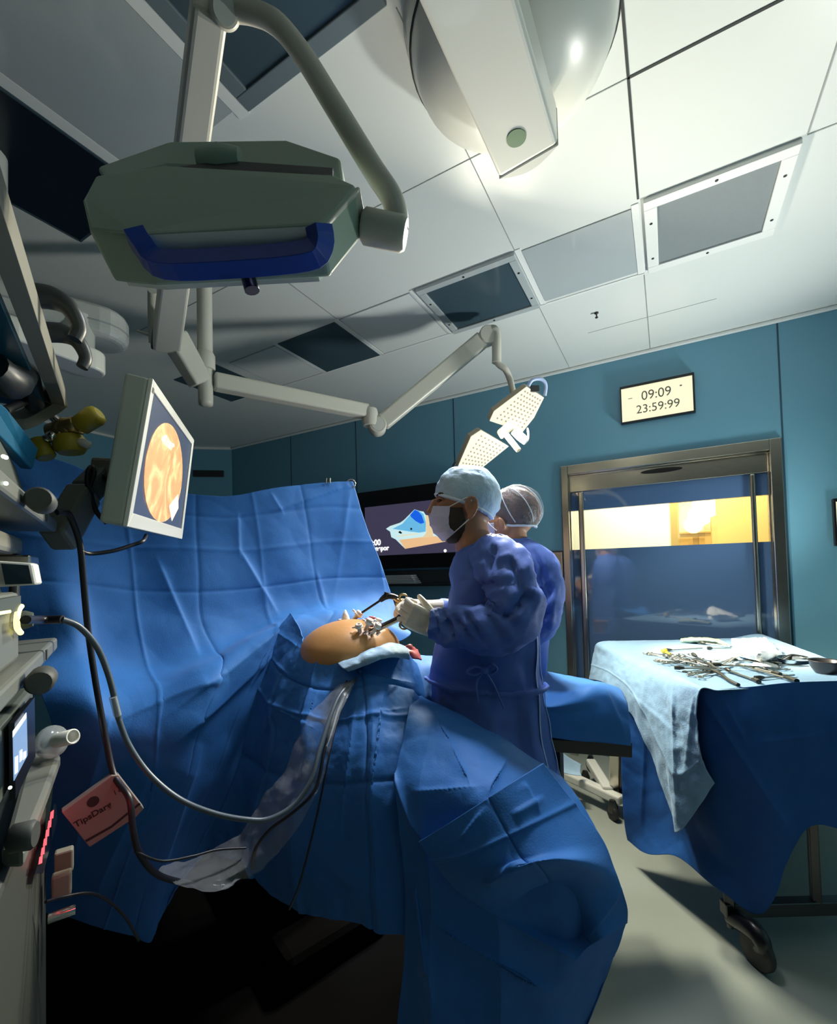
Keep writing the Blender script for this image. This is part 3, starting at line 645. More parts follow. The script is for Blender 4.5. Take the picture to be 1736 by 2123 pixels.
mat('scope_bright', (1, .9, .6), 0.4, emit=(1.0, 0.92, 0.62), estr=0.9)
b = MB(); b.prism([ub(*c)-n*0.0030 for c in ((.62, .74), (.78, .60), (.83, .72), (.72, .86))], -n*0.0004); b.build('highlight', 'scope_bright', sd)
bl = [ub(.45+.17*math.cos(a)+.02*math.sin(3*a), .45+.24*math.sin(a)+.03*math.cos(4*a)) for a in np.linspace(0, 2*math.pi, 30, endpoint=False)]
m = mat('scope_lit', (1, .8, .5), 0.4, emit=(1.0, 0.80, 0.50), estr=0.95)
nt = m.node_tree; bs = nt.nodes['Principled BSDF']; tc = nt.nodes.new('ShaderNodeTexCoord')
nz = nt.nodes.new('ShaderNodeTexNoise'); nz.inputs['Scale'].default_value = 26; nz.inputs['Detail'].default_value = 6
rp = nt.nodes.new('ShaderNodeValToRGB'); e = rp.color_ramp.elements
e[0].position = 0.38; e[0].color = (0.62, 0.30, 0.10, 1); e[1].position = 0.6; e[1].color = (1.0, 0.86, 0.58, 1)
nt.links.new(tc.outputs['Object'], nz.inputs['Vector']); nt.links.new(nz.outputs['Fac'], rp.inputs[0]); nt.links.new(rp.outputs[0], bs.inputs['Emission Color'])
b = MB(); b.prism([x-n*0.0032 for x in bl], -n*0.0004); b.build('bright_tissue', 'scope_lit', sd)
b = MB(); b.prism([ub(*c)-n*-0.0005 for c in ((.008, .05), (.035, .05), (.035, .085), (.008, .085))], -n*0.002); b.build('emblem', 'handle_dark', t)
# its arm
t2 = thing('monitor_support', 'dark grey support arm reaching from the equipment tower to the white monitor', 'monitor arm', P(128, 1100, 1.1))
b = MB(); beam(b, P(118, 1122, 1.10), P(176, 1022, 1.22), 0.06, 0.075); b.build('lower_beam', 'tower_grey', t2, bevel=0.01)
b = MB(); beam(b, P(176, 1022, 1.22), P(212, 985, 1.30), 0.055, 0.065); b.build('upper_beam', 'tower_dark', t2, bevel=0.01)
b = MB(); beam(b, P(196, 985, 1.30), P(262, 990, 1.30), 0.05, 0.10); hb = b.build('head_bracket', 'tower_grey', t2, bevel=0.01)
MB().lathe([(0.012, 0), (0.012, 0.01)], P(213, 992, 1.265), -CF, 14).build('bolt', 'black_plastic', hb)
# ---------------------------------------------------------------- equipment tower at the left edge
NB = P(50, 1400, 0.70)
tu = CR*(-0.559)+CF*0.83; tu[2] = 0; tu = _n(tu)            # along the tower's front, away from the camera
tv = CR*(-0.83)+CF*(-0.559); tv[2] = 0; tv = _n(tv)         # into the tower
tn = -tv
TZ = np.array((0, 0, 1.0)); TB = np.array((NB[0], NB[1], 0))
def T(u, v, z): return TB+tu*u+tv*v+TZ*z
def tp(px, py, off=0.0):
    q = on_plane(px, py, TB+tn*off, tn); return (q-TB).dot(tu), q[2]
def tpt(px, py, off=0.0): return on_plane(px, py, TB+tn*off, tn)
def tbox(b, u0, u1, v0, v1, z0, z1):
    return b.hexa([T(u0, v0, z0), T(u1, v0, z0), T(u1, v1, z0), T(u0, v1, z0), T(u0, v0, z1), T(u1, v0, z1), T(u1, v1, z1), T(u0, v1, z1)])
TW = thing('equipment_tower', 'tall grey equipment tower with several shelves filling the left edge', 'equipment tower', T(0.1, 0.25, 0))
UE = 0.455
zt1 = tp(118, 815)[1]
# columns at the back
for u_ in (-0.08, 0.40):
    b = MB(); tbox(b, u_-0.03, u_+0.03, 0.44, 0.52, 0, 2.05); b.build('column', 'tower_dark', TW, bevel=0.008)
b = MB(); tbox(b, -0.4, UE, 0.02, 0.5, 1.835, 1.85); b.build('top_shelf', 'teal_panel', TW)
b = MB(); b.tube([T(-0.42, -0.004, 1.862), T(0.2, -0.004, 1.866), T(UE-0.03, -0.004, 1.868), T(UE, 0.0, 1.86), T(UE+0.012, 0.03, 1.835), T(UE+0.005, 0.07, 1.80), T(UE-0.02, 0.12, 1.79)], 1.0, sub=4, sect=[(-.013, -.022), (.013, -.022), (.013, .022), (-.013, .022)], smooth=False)
rl = b.build('front_rail', 'tower_cream', TW, bevel=0.006)
for px, py, wide in ((62, 640, 0), (95, 715, 1)):
    u_, z_ = tp(px-4, py-20)
    c = T(u_, 0, z_)
    b = MB(); b.tube([c-tn*0.005+TZ*0.005, c+tn*0.03+TZ*0.012, c+tn*0.055+TZ*0.0-tu*0.004, c+tn*0.068-TZ*0.028, c+tn*0.062-TZ*0.052], [0.020, 0.019, 0.015, 0.012, 0.011], 14, sub=5)
    h = b.build('hook_handle', 'handle_dark', rl)
    if wide:
        b = MB(); b.box(c+tn*0.058+TZ*0.004-CF*0.014, (0.03, 0.016, 0.006), [_n(tn-TZ*0.8), _n(TZ+tn*0.8), CF]); pl = b.build('badge', 'white_enamel', rl, bevel=0.003)
# shelf with grey tray front
for nm, za, zc_ in (('upper_shelf', tp(118, 1103)[1], tp(118, 1078)[1]), ('middle_shelf', tp(120, 1345)[1], tp(120, 1320)[1])):
    b = MB(); tbox(b, -0.4, UE, 0.0, 0.5, za, zc_); sh = b.build(nm, 'tower_grey', TW, bevel=0.006)
    b = MB(); u_ = tp(30, 1400 if nm[0] == 'm' else 1040)[0]; b.lathe([(0.016, -0.026), (0.019, -0.022), (0.019, 0.022), (0.016, 0.026)], T(-0.01, -0.022, (za+zc_)/2-0.004), tu, 18); b.build('corner_knob', 'grey_rubber', sh)
    b = MB(); tbox(b, 0.245, 0.262, -0.002, 0.002, za+0.006, zc_-0.004); b.build('mark', 'grey_rubber', sh)
zs1, zs2 = tp(118, 1078)[1], tp(120, 1320)[1]
zu = tp(118, 1103)[1]
# drawer hanging under the upper shelf
b = MB(); tbox(b, -0.4, 0.36, 0.05, 0.45, zu-0.062, zu-0.022); dr = b.build('drawer', 'tower_cream', TW, bevel=0.01)
b = MB(); tbox(b, 0.30, 0.42, 0.03, 0.10, zu-0.085, zu-0.062); b.build('drawer_rail', 'steel', TW, bevel=0.004)
b = MB(); b.lathe([(0.010, 0), (0.012, 0.012), (0.008, 0.016)], T(-0.06, 0.048, zu-0.044), tn, 14); b.build('latch', 'grey_rubber', dr)
# devices: things of their own standing on the shelves
t = thing('monitoring_unit', 'grey unit with tiny white lights standing on the upper tower shelf', 'medical device', T(0.0, 0.2, zs1))
b = MB(); b.prism([T(-0.35, 0.03, zs1+0.001), T(0.30, 0.03, zs1+0.001), T(0.27, 0.05, zs1+0.09), T(-0.35, 0.05, zs1+0.19)], tv*0.3); cs = b.build('casing', 'tower_dark', t, bevel=0.008)
b = MB(); b.prism([T(-0.34, 0.0485, zs1+0.165), T(0.06, 0.0485, zs1+0.14), T(0.06, 0.044, zs1+0.115), T(-0.34, 0.044, zs1+0.14)], tn*0.004); b.build('control_strip', 'handle_dark', cs)
for px, py in ((3, 946), (8, 948), (8, 1002)):
    q = tpt(px, py, 0.0); MB().ball(q-tv*0.002, 0.0028, seg=8, rings=6).build('indicator_light', 'led_white', cs)
t = thing('device_plate', 'bright teal tilted plate above the unit with tiny lights', 'plate', T(0.1, 0.1, zs1+0.2))
b = MB(); b.prism([P(-30, 812, .72), P(14, 846, .78), P(80, 930, .93), P(68, 974, .93), P(-30, 872, .70)], tv*0.02); b.build('plate', 'teal_bright', t, bevel=0.003)
b = MB(); b.tube([P(8, 852, .80), P(52, 832, 1.02), P(70, 836, 1.08)], 0.008, 10); b.build('plate_stem', 'steel_dark', t)
# black corrugated hoses and clamps at the upper shelf end
t = thing('hose_clamp', 'dark chrome clamp and hoses under the top tower shelf', 'clamp', T(0.35, 0.2, 1.7))
b = MB(); b.tube([P(-20, 760, .8), P(20, 790, .85), P(48, 775, .95), P(70, 838, 1.05)], [0.03, 0.034, 0.028, 0.02], 14, sub=6); b.build('hose', 'handle_dark', t)
b = MB(); b.tube([P(32, 752, .9), P(58, 776, .9)], 0.006, 10); b.ball(P(58, 776, .9), 0.009); b.build('chrome_lever', 'chrome', t)
b = MB(); b.lathe([(0.03, 0), (0.034, 0.01), (0.034, 0.03), (0.022, 0.04)], P(78, 838, 1.07), TZ, 18); b.build('clamp_ring', 'steel_dark', t)
# gas regulator
t = thing('gas_valve', 'chrome gas valve with yellow knobs hanging on the tower shelf end', 'valve', P(135, 905, 1.12))
c = P(135, 890, 1.12)
b = MB(); b.tube([P(74, 842, 1.09), P(100, 856, 1.10), P(126, 880, 1.11)], [0.016, 0.010, 0.010], 12, sub=3); b.build('chrome_stem', 'chrome', t)
b = MB(); b.ball(c, (0.034, 0.030, 0.026), [CR, CD, CF]); b.lathe([(0.018, -0.04), (0.024, -0.035), (0.024, 0.03), (0.02, 0.035)], c, _n(CR-CD*0.3), 16); b.build('valve_body', 'gold_metal', t)
b = MB(); b.lathe([(0.030, 0), (0.036, 0.012), (0.036, 0.03), (0.028, 0.042)], P(142, 905, 1.12), _n(CD+CR*0.2), 20); b.build('yellow_collar', 'yellow_dull', t)
b = MB(); b.lathe([(0.016, 0), (0.024, 0.006), (0.026, 0.05), (0.022, 0.06), (0.015, 0.064)], P(162, 885, 1.11), _n(CR*0.85-CD*0.55), 18); b.build('yellow_knob', 'yellow_dull', t)
b = MB(); b.lathe([(0.018, 0), (0.022, 0.006), (0.022, 0.045), (0.018, 0.05)], P(78, 912, 1.10), _n(CR*0.4+CD*0.8), 16); b.build('yellow_knob', 'yellow_dull', t)
b = MB(); b.tube([P(88, 915, 1.10), P(110, 905, 1.11), P(130, 900, 1.12)], 0.012, 10); b.ball(P(107, 905, 1.09), 0.013); b.build('side_pipe', 'chrome', t)
b = MB(); b.lathe([(0.008, 0), (0.010, 0.005), (0.010, 0.025), (0.005, 0.03)], P(165, 915, 1.11), _n(CR+CD*0.4), 12); b.build('white_tip', 'white_enamel', t)
# small black display
t = thing('tablet_display', 'small dark display with white frame hanging below the upper tower shelf', 'display', T(0.0, 0.06, zu-0.16))
q = [P(4, 1163, .80), P(64, 1168, .82), P(73, 1213, .82), P(-4, 1218, .80)]; q = [P(-90, 1158, .76)]+[q[1], q[2]]+[P(-90, 1222, .76)]
b = MB(); b.prism(q, CF*0.018); cs = b.build('casing', 'white_enamel', t, bevel=0.004)
b = MB(); b.prism([P(4, 1168, .783), P(61, 1172, .812), P(69, 1210, .812), P(13, 1212, .785)], -CF*0.002); b.build('screen', 'screen_off', cs)
b = MB(); b.tube([P(30, 1214, .84), P(30, 1236, .84)], 0.008, 10); b.build('stand', 'steel_dark', t)
# light source with yellow lamps
t = thing('light_source', 'grey light source box with glowing yellow arc standing on the middle shelf', 'light source', T(0.0, 0.2, zs2))
ztop = tp(55, 1228)[1]
b = MB(); tbox(b, -0.4, 0.10, 0.02, 0.36, zs2+0.002, ztop); cs = b.build('casing', 'tower_grey', t, bevel=0.008)
b = MB(); tbox(b, -0.39, 0.06, 0.012, 0.022, ztop-0.03, ztop-0.006); b.build('name_strip', 'tower_dark', cs)
arc = [tpt(px, py, -0.012) for px, py in ((44, 1257), (38, 1266), (35, 1284), (36, 1302), (43, 1312))]
b = MB(); b.tube(arc, 0.0042, 10, sub=5); b.build('glowing_arc', 'led_yellow', cs)
b = MB(); b.tube([tpt(-20, 1274, -0.014), tpt(18, 1268, -0.014)], 0.0032, 8); b.build('glowing_bar', 'led_yellow', cs)
b = MB(); b.lathe([(0.014, -0.03), (0.016, 0.0), (0.012, 0.01)], tpt(53, 1285, -0.01), tn, 18); b.build('socket', 'tower_dark', cs)
# ventilator with blue screen
zv0 = tp(40, 1690)[1]
t = thing('ventilator_unit', 'dark device with small bright blue screen on the tower below the middle shelf', 'medical device', T(0.1, 0.2, zv0))
za = tp(70, 1432)[1]
b = MB(); tbox(b, -0.4, 0.14, 0.006, 0.4, tp(20, 1660)[1], za); cs = b.build('casing', 'tower_dark', t, bevel=0.008)
mat('vent_screen', (0.05, 0.07, 0.1), 0.3, emit=(0.27, 0.45, 0.75), estr=0.8); mat('vent_bright', (0.1, 0.1, 0.1), 0.3, emit=(0.95, 1, 1), estr=0.95)
b = MB(); b.prism([tpt(18, 1500, 0.0), tpt(62, 1447, 0.0), tpt(64, 1570, 0.0), tpt(20, 1660, 0.0)], tn*0.006); fr = b.build('screen_frame', 'black_plastic', cs)
b = MB(); b.prism([tpt(26, 1517, 0.0065), tpt(54, 1478, 0.0065), tpt(56, 1566, 0.0065), tpt(28, 1619, 0.0065)], tn*0.0008); b.build('screen', 'vent_screen', fr)
b = MB(); b.prism([tpt(26, 1516, 0.0076), tpt(54, 1477, 0.0076), tpt(54, 1489, 0.0076), tpt(26, 1529, 0.0076)], tn*0.0004)
for x0, x1, y0, y1 in ((31, 37, 1566, 1600), (41, 46, 1553, 1575), (48, 54, 1556, 1570)): b.prism([tpt(x0, y0+4, 0.0076), tpt(x1, y0, 0.0076), tpt(x1, y1, 0.0076), tpt(x0, y1+6, 0.0076)], tn*0.0004)
b.build('screen_fields', 'vent_bright', fr)
MB().ball(tpt(21, 1633, 0.006), 0.0022, seg=8, rings=6).build('indicator_light', 'led_white', cs)
# work surface and lower body
zw = P(122, 1562, 1.02)[2]
dz_ = lambda px, py, z: on_z(px, py, z)
q = [dz_(124, 1560, zw), dz_(66, 1560, zw), dz_(14, 1690, zw), dz_(62, 1700, zw)]
b = MB(); b.prism([dz_(126, 1562, zw), dz_(60, 1558, zw), dz_(2, 1760, zw), dz_(50, 1760, zw), dz_(100, 1632, zw)], (0, 0, -0.03)); b.build('work_surface', 'tower_grey', TW, bevel=0.008)
b = MB(); tbox(b, -0.4, 0.40, 0.015, 0.5, 0.18, zw-0.03); lb = b.build('lower_body', 'tower_body', TW, bevel=0.015, bseg=3)
b = MB(); zq = tp(75, 1790)[1]
fq_ = [T(-0.004, 0.022, zq-0.02), T(-0.004, 0.4, zq-0.02), T(-0.004, 0.4, 0.70), T(-0.004, 0.022, 0.66)]
b.prism(fq_, -tu*0.006); b.build('door_panel', 'tower_panel', lb, bevel=0.003)
b = MB(); b.lathe([(0.012, -0.014), (0.018, -0.01), (0.019, 0.012), (0.016, 0.016)], tpt(44, 1735, 0.012), _n(tn+tu*-0.2), 20); b.build('knob', 'grey_rubber', lb)
b = MB(); tbox(b, -0.02, 0.0, 0.03, 0.20, tp(30, 1795)[1], tp(30, 1755)[1]); b.build('slot', 'black_plastic', lb)
b = MB(); b.prism([tpt(112, 1668, -0.003), tpt(115, 1700, -0.003), tpt(84, 1812, -0.003), tpt(73, 1812, -0.003)], tn*0.004); ds = b.build('red_display', 'panel_black', lb)
b = MB()
for i in range(6):
    f = i/6.0; x = 107-28*f; y = 1684+112*f
    b.prism([tpt(x-2, y, 0.0016), tpt(x+4, y-5, 0.0016), tpt(x+3, y+12, 0.0016), tpt(x-4, y+15, 0.0016)], tn*0.0006)
b.build('red_digits', 'led_red', ds)
for i, (x, y) in enumerate(((118, 1790), (112, 1840))):
    b = MB(); q_ = tpt(x-6, y, 0.0); b.box(q_+tn*0.018, (0.034, 0.024, 0.05), [tn, tu, TZ]); b.build('connector', 'tower_cream', lb, bevel=0.004)
b = MB(); q_ = tpt(100, 1905, 0.0); b.tube([q_, q_+tn*0.045], 0.010, 12); b.build('connector', 'chrome', lb)
b = MB(); tbox(b, -0.06, 0.0, -0.01, 0.3, 0.60, 0.66); b.build('bumper', 'grey_rubber', lb, bevel=0.012)
for u_ in (-0.3, 0.36):
    for v_ in (0.06, 0.44):
        b = MB(); b.lathe([(0.05, -0.02), (0.06, -0.01), (0.06, 0.01), (0.05, 0.02)], T(u_, v_, 0.06), tu, 20); b.build('wheel', 'black_rubber', TW)
b = MB(); tbox(b, -0.4, 0.44, 0.0, 0.5, 0.10, 0.19); b.build('base', 'tower_dark', TW, bevel=0.015)
t = thing('breathing_filter', 'translucent white disc filter on a short tube beside the small blue screen', 'filter', P(105, 1560, 1.02))
a_ = _n(P(152, 1528, 1.0)-P(70, 1548, 1.02))
b = MB(); b.lathe([(0.009, -0.075), (0.012, -0.02), (0.016, -0.012), (0.034, -0.006), (0.036, 0.0), (0.034, 0.008), (0.016, 0.014)], P(107, 1538, 1.0), a_, 24); b.build('disc', 'tube_clear', t)
b = MB(); b.lathe([(0.016, 0.0), (0.0165, 0.048), (0.013, 0.048), (0.013, 0.0)], P(110, 1537, 1.0)+a_*0.008, a_, 18); b.build('tube_end', 'white_enamel', t)

# white ceiling pendant arms behind the tower
t = thing('ceiling_pendant', 'rounded white ceiling pendant beams behind the tower rail and dark hooks', 'pendant', P(150, 700, 1.9))
def stadium(p, q, r, h, n=10):
    p = np.array(p); q = np.array(q); T_ = _n(q-p); s_ = np.cross(TZ, T_)
    return [q+(T_*math.cos(a)+s_*math.sin(a))*r for a in np.linspace(-math.pi/2, math.pi/2, n)]+[p+(-T_*math.cos(a)-s_*math.sin(a))*r for a in np.linspace(-math.pi/2, math.pi/2, n)]
p1 = P(205, 683, 1.75); z1 = p1[2]; far1 = P(-40, 600, 1.55); far1[2] = z1
b = MB(); b.prism([x-TZ*0.06 for x in stadium(far1, p1, 0.10, 0)], TZ*0.12); b.build('upper_beam', 'white_enamel', t, bevel=0.03, bseg=4)
b = MB(); b.prism([x-TZ*0.016 for x in stadium(far1, p1, 0.102, 0)], TZ*0.006); b.build('beam_seam', 'panel_grey', t)
p2 = P(180, 752, 1.60); z2_ = p2[2]; far2 = P(20, 700, 1.40); far2[2] = z2_
b = MB(); b.prism([x-TZ*0.035 for x in stadium(far2, p2, 0.055, 0)], TZ*0.075); b.build('lower_beam', 'white_enamel', t, bevel=0.008, bseg=3)
b = MB(); b.lathe([(0.055, z2_), (0.055, z1)], (P(160, 740, 1.66)[0], P(160, 740, 1.66)[1], 0), seg=24); b.build('pivot', 'white_enamel', t)
b = MB(); b.lathe([(0.07, z1), (0.07, ZC)], (far1[0], far1[1], 0), seg=24); b.build('ceiling_post', 'white_enamel', t)
# ---------------------------------------------------------------- operating table, patient and drapes
def cloth(name, rows, su, sv, m, parent=None, amp=0.006, scale=5.0, seed=0, us=(), vs=(), cdepth=0.004, cw=1.2, fine=0.0, solid=0.003, fl=(), label=None, cat=None):
    G = sgrid(pix(rows), su, sv)
    if amp: G = crumple(G, amp, scale, seed)
    if fine: G = crumple(G, fine, scale*3.1, seed+3)
    if us or vs: G = creases(G, us, vs, cdepth, cw)
    if fl: G = foldlines(G, fl)
    o = MB().grid(G).build(name, m, parent, solid=solid)
    if label: tag(o, label, cat)
    return o

# table under the drapes
ot = thing('operating_table', 'operating table hidden under the blue drapes except for its dark base', 'operating table', P(700, 1800, 1.5)*np.array((1, 1, 0)))
ctr = P(700, 1500, 1.62); axis_t = _n(np.array((*(P(560, 1400, 2.0)-P(1020, 1500, 1.0))[:2], 0))); side_t = np.array((-axis_t[1], axis_t[0], 0))
b = MB(); b.box((ctr[0]+axis_t[0]*0.28, ctr[1]+axis_t[1]*0.28, 0.90), (0.86, 0.42, 0.07), [axis_t, side_t, TZ]); b.build('table_top', 'black_rubber', ot, bevel=0.02)
b = MB(); b.box((ctr[0]+axis_t[0]*0.3, ctr[1]+axis_t[1]*0.3, 0.5), (0.32, 0.3, 0.76), [axis_t, side_t, TZ]); b.build('column', 'matte_black', ot, bevel=0.02)
b = MB(); b.box((ctr[0]+axis_t[0]*0.38, ctr[1]+axis_t[1]*0.38, 0.07), (0.75, 0.42, 0.14), [axis_t, side_t, TZ]); b.build('base', 'matte_black', ot, bevel=0.03)

# patient: one continuous body, only the belly shows
bc = P(727, 1351, 1.55)
pt = thing('person', 'patient lying under blue drapes with only the bare swollen belly showing', 'person', bc-TZ*0.12)
pt['category'] = 'person'
b = MB(); b.ball(bc, (0.183, 0.16, 0.112), [_n(side_t*-1), axis_t, TZ], 40, 24)
b.ball(bc+axis_t*0.2-TZ*0.08, (0.14, 0.26, 0.08), [_n(side_t*-1), axis_t, TZ], 24, 16)
b.ball(bc-axis_t*0.10-TZ*0.14, (0.13, 0.16, 0.06), [_n(side_t*-1), axis_t, TZ], 24, 16)
b.build('body', 'belly_skin', pt, remesh=0.008, smooth_it=6)

# ---- drape sheets; every row runs left to right, (photo x, photo y, metres from the camera)
A = [
 [(-40, 880, 1.50), (40, 925, 1.55), (150, 962, 1.62), (260, 1010, 1.70), (390, 1022, 1.78), (480, 1027, 1.85), (575, 1010, 1.95), (660, 1001, 2.06), (732, 998, 2.15)],
 [(-40, 1040, 1.46), (70, 1060, 1.50), (170, 1075, 1.58), (270, 1090, 1.66), (390, 1095, 1.74), (490, 1100, 1.82), (590, 1090, 1.92), (676, 1080, 2.04), (758, 1085, 2.13)],
 [(-20, 1150, 1.41), (100, 1160, 1.45), (185, 1170, 1.52), (280, 1180, 1.60), (395, 1185, 1.68), (500, 1185, 1.78), (600, 1175, 1.89), (690, 1165, 2.01), (788, 1162, 2.10)],
 [(10, 1250, 1.34), (130, 1260, 1.38), (200, 1268, 1.46), (290, 1280, 1.53), (400, 1280, 1.62), (505, 1265, 1.74), (610, 1245, 1.86), (705, 1232, 1.96), (815, 1238, 2.05)],
 [(50, 1350, 1.28), (160, 1360, 1.32), (220, 1372, 1.39), (310, 1380, 1.46), (430, 1352, 1.56), (520, 1312, 1.69), (620, 1272, 1.80), (720, 1262, 1.88), (830, 1290, 1.92)],
 [(85, 1440, 1.18), (182, 1440, 1.20), (245, 1445, 1.26), (335, 1432, 1.33), (448, 1385, 1.42), (535, 1335, 1.55), (628, 1290, 1.68), (735, 1280, 1.78), (845, 1320, 1.82)],
 [(110, 1530, 1.17), (200, 1530, 1.18), (262, 1530, 1.21), (330, 1520, 1.25), (410, 1495, 1.32), (480, 1460, 1.42), (545, 1430, 1.50), (600, 1410, 1.56), (660, 1400, 1.62)],
 [(105, 1650, 1.20), (195, 1650, 1.21), (255, 1655, 1.23), (315, 1655, 1.26), (370, 1640, 1.30), (425, 1620, 1.36), (475, 1600, 1.42), (520, 1580, 1.47), (560, 1560, 1.52)],
 [(85, 1775, 1.23), (160, 1780, 1.24), (212, 1790, 1.25), (262, 1795, 1.26), (312, 1790, 1.28), (355, 1775, 1.32), (395, 1760, 1.36), (430, 1745, 1.40), (460, 1730, 1.44)],
 [(55, 1890, 1.25), (126, 1903, 1.26), (170, 1915, 1.26), (217, 1929, 1.26), (264, 1943, 1.27), (312, 1957, 1.28), (335, 1910, 1.31), (366, 1850, 1.34), (400, 1792, 1.38)],
]
cloth('screen_drape', A, 40, 30, 'drape', None, 0.012, 2.4, 1, us=(-0.37, 0.52, -0.68, 0.82), vs=(0.075, -0.165, 0.27), cdepth=0.0035, cw=1.3, fine=0.0015,
      fl=((323, 1150, 418, 1375, .012, 22), (490, 1130, 582, 1285, .014, 20), (494, 1062, 497, 1158, .010, 14), (735, 1003, 545, 1068, .010, 16), (728, 1005, 690, 1260, .008, 26), (780, 1120, 800, 1240, .006, 14), (655, 1180, 680, 1275, .008, 14),
          (640, 1268, 330, 1500, .020, 40), (600, 1330, 330, 1570, .022, 42), (470, 1410, 230, 1500, .016, 34), (420, 1540, 300, 1900, .025, 46), (330, 1560, 190, 1880, .018, 40), (230, 1480, 150, 1800, .016, 36), (560, 1020, 590, 1070, .008, 12), (380, 1085, 240, 1120, .006, 14)),
      label='tall blue sheet hung as an upright screen behind the patient and down to the floor', cat='drape')
B = [
 [(600, 1268, 1.66), (618, 1300, 1.54), (630, 1342, 1.452), (664, 1357, 1.400), (698, 1373, 1.378), (742, 1362, 1.378), (790, 1350, 1.395), (838, 1345, 1.46), (868, 1375, 1.53)],
 [(560, 1325, 1.58), (582, 1362, 1.50), (612, 1392, 1.41), (652, 1405, 1.362), (700, 1408, 1.345), (750, 1398, 1.345), (800, 1392, 1.36), (848, 1405, 1.41), (884, 1432, 1.45)],
 [(524, 1392, 1.54), (552, 1436, 1.46), (590, 1458, 1.37), (640, 1472, 1.30), (700, 1478, 1.27), (760, 1473, 1.26), (810, 1468, 1.27), (852, 1473, 1.31), (888, 1482, 1.37)],
 [(520, 1500, 1.47), (550, 1530, 1.39), (590, 1550, 1.30), (640, 1562, 1.22), (700, 1567, 1.18), (760, 1562, 1.16), (815, 1557, 1.16), (858, 1557, 1.20), (896, 1562, 1.27)],
 [(478, 1640, 1.42), (515, 1664, 1.36), (562, 1684, 1.27), (622, 1694, 1.17), (695, 1699, 1.12), (760, 1694, 1.09), (820, 1689, 1.08), (866, 1684, 1.10), (910, 1690, 1.15)],
 [(432, 1735, 1.42), (486, 1762, 1.36), (548, 1795, 1.26), (618, 1815, 1.16), (692, 1827, 1.10), (766, 1832, 1.07), (832, 1832, 1.05), (884, 1828, 1.06), (930, 1830, 1.10)],
 [(414, 1757, 1.42), (496, 1792, 1.34), (562, 1866, 1.25), (632, 1894, 1.16), (702, 1913, 1.10), (772, 1931, 1.06), (842, 1946, 1.04), (890, 1950, 1.05), (936, 1950, 1.08)],
]
def folds(G, k, amp, v0=0.15, ph=0.0):                        # soft vertical folds that fade in down the sheet
    N = gnormals(G); n, m_ = G.shape[:2]; u = np.linspace(0, 1, m_); v = np.linspace(0, 1, n)
    w_ = np.clip((v-v0)/0.35, 0, 1)[:, None]
    D = (np.abs(np.sin(u*k+ph+0.8*np.sin(u*k*0.37)))-0.5)[None, :]*w_*amp
    return G+N*D[:, :, None]
GB = sgrid(pix(B), 30, 34)
GB = folds(GB, 15, 0.016, 0.05); GB = foldlines(GB, ((800, 1395, 762, 1720, .014, 28), (735, 1480, 860, 1466, .006, 16), (860, 1405, 835, 1640, .014, 24), (610, 1420, 560, 1500, .010, 16), (570, 1468, 660, 1512, .008, 12), (600, 1392, 520, 1600, .014, 22), (660, 1420, 600, 1640, .012, 22), (745, 1420, 700, 1760, .012, 26), (900, 1540, 840, 1760, .012, 26), (700, 1380, 880, 1420, .008, 10), (560, 1300, 628, 1345, .008, 12), (545, 1350, 600, 1400, .008, 12))); GB = crumple(GB, 0.010, 5.0, 4); GB = crumple(GB, 0.003, 16, 6)
GB = creases(GB, (-0.36, 0.62, 0.18), (0.22, -0.36, 0.58), 0.007, 1.6)
tag(MB().grid(GB).build('patient_drape', 'drape', None, solid=0.003), 'creased blue sheet falling in folds from the bare belly toward the camera', 'drape')
Cc = [
 [(858, 1428, 1.45), (890, 1446, 1.40), (930, 1464, 1.36), (985, 1494, 1.30), (1045, 1524, 1.24), (1102, 1568, 1.19), (1165, 1610, 1.15)],
 [(846, 1480, 1.26), (882, 1500, 1.21), (930, 1516, 1.17), (985, 1545, 1.13), (1048, 1585, 1.09), (1115, 1625, 1.07), (1203, 1664, 1.08)],
 [(822, 1590, 1.12), (856, 1602, 1.07), (908, 1620, 1.03), (972, 1640, 1.00), (1046, 1662, 0.98), (1132, 1692, 0.98), (1243, 1735, 1.03)],
 [(826, 1680, 1.06), (860, 1700, 1.02), (912, 1722, 0.985), (986, 1735, 0.96), (1066, 1745, 0.945), (1160, 1765, 0.95), (1270, 1802, 1.00)],
 [(832, 1775, 1.04), (870, 1802, 1.00), (928, 1830, 0.965), (1002, 1842, 0.945), (1086, 1848, 0.93), (1185, 1856, 0.93), (1298, 1878, 0.985)],
 [(838, 1880, 1.04), (876, 1912, 1.00), (934, 1938, 0.965), (1012, 1950, 0.945), (1100, 1952, 0.935), (1190, 1950, 0.935), (1298, 1916, 0.98)],
 [(836, 2000, 1.03), (876, 2030, 0.99), (938, 2050, 0.96), (1016, 2060, 0.945), (1100, 2060, 0.935), (1180, 2055, 0.94), (1262, 2022, 0.975)],
 [(822, 2130, 1.02), (872, 2160, 0.98), (937, 2185, 0.95), (1016, 2195, 0.94), (1092, 2195, 0.935), (1150, 2190, 0.94), (1206, 2150, 0.97)],
 [(815, 2300, 1.00), (868, 2330, 0.97), (935, 2350, 0.95), (1012, 2360, 0.94), (1080, 2360, 0.935), (1125, 2350, 0.94), (1150, 2300, 0.96)],
]
GC = sgrid(pix(Cc), 32, 26)
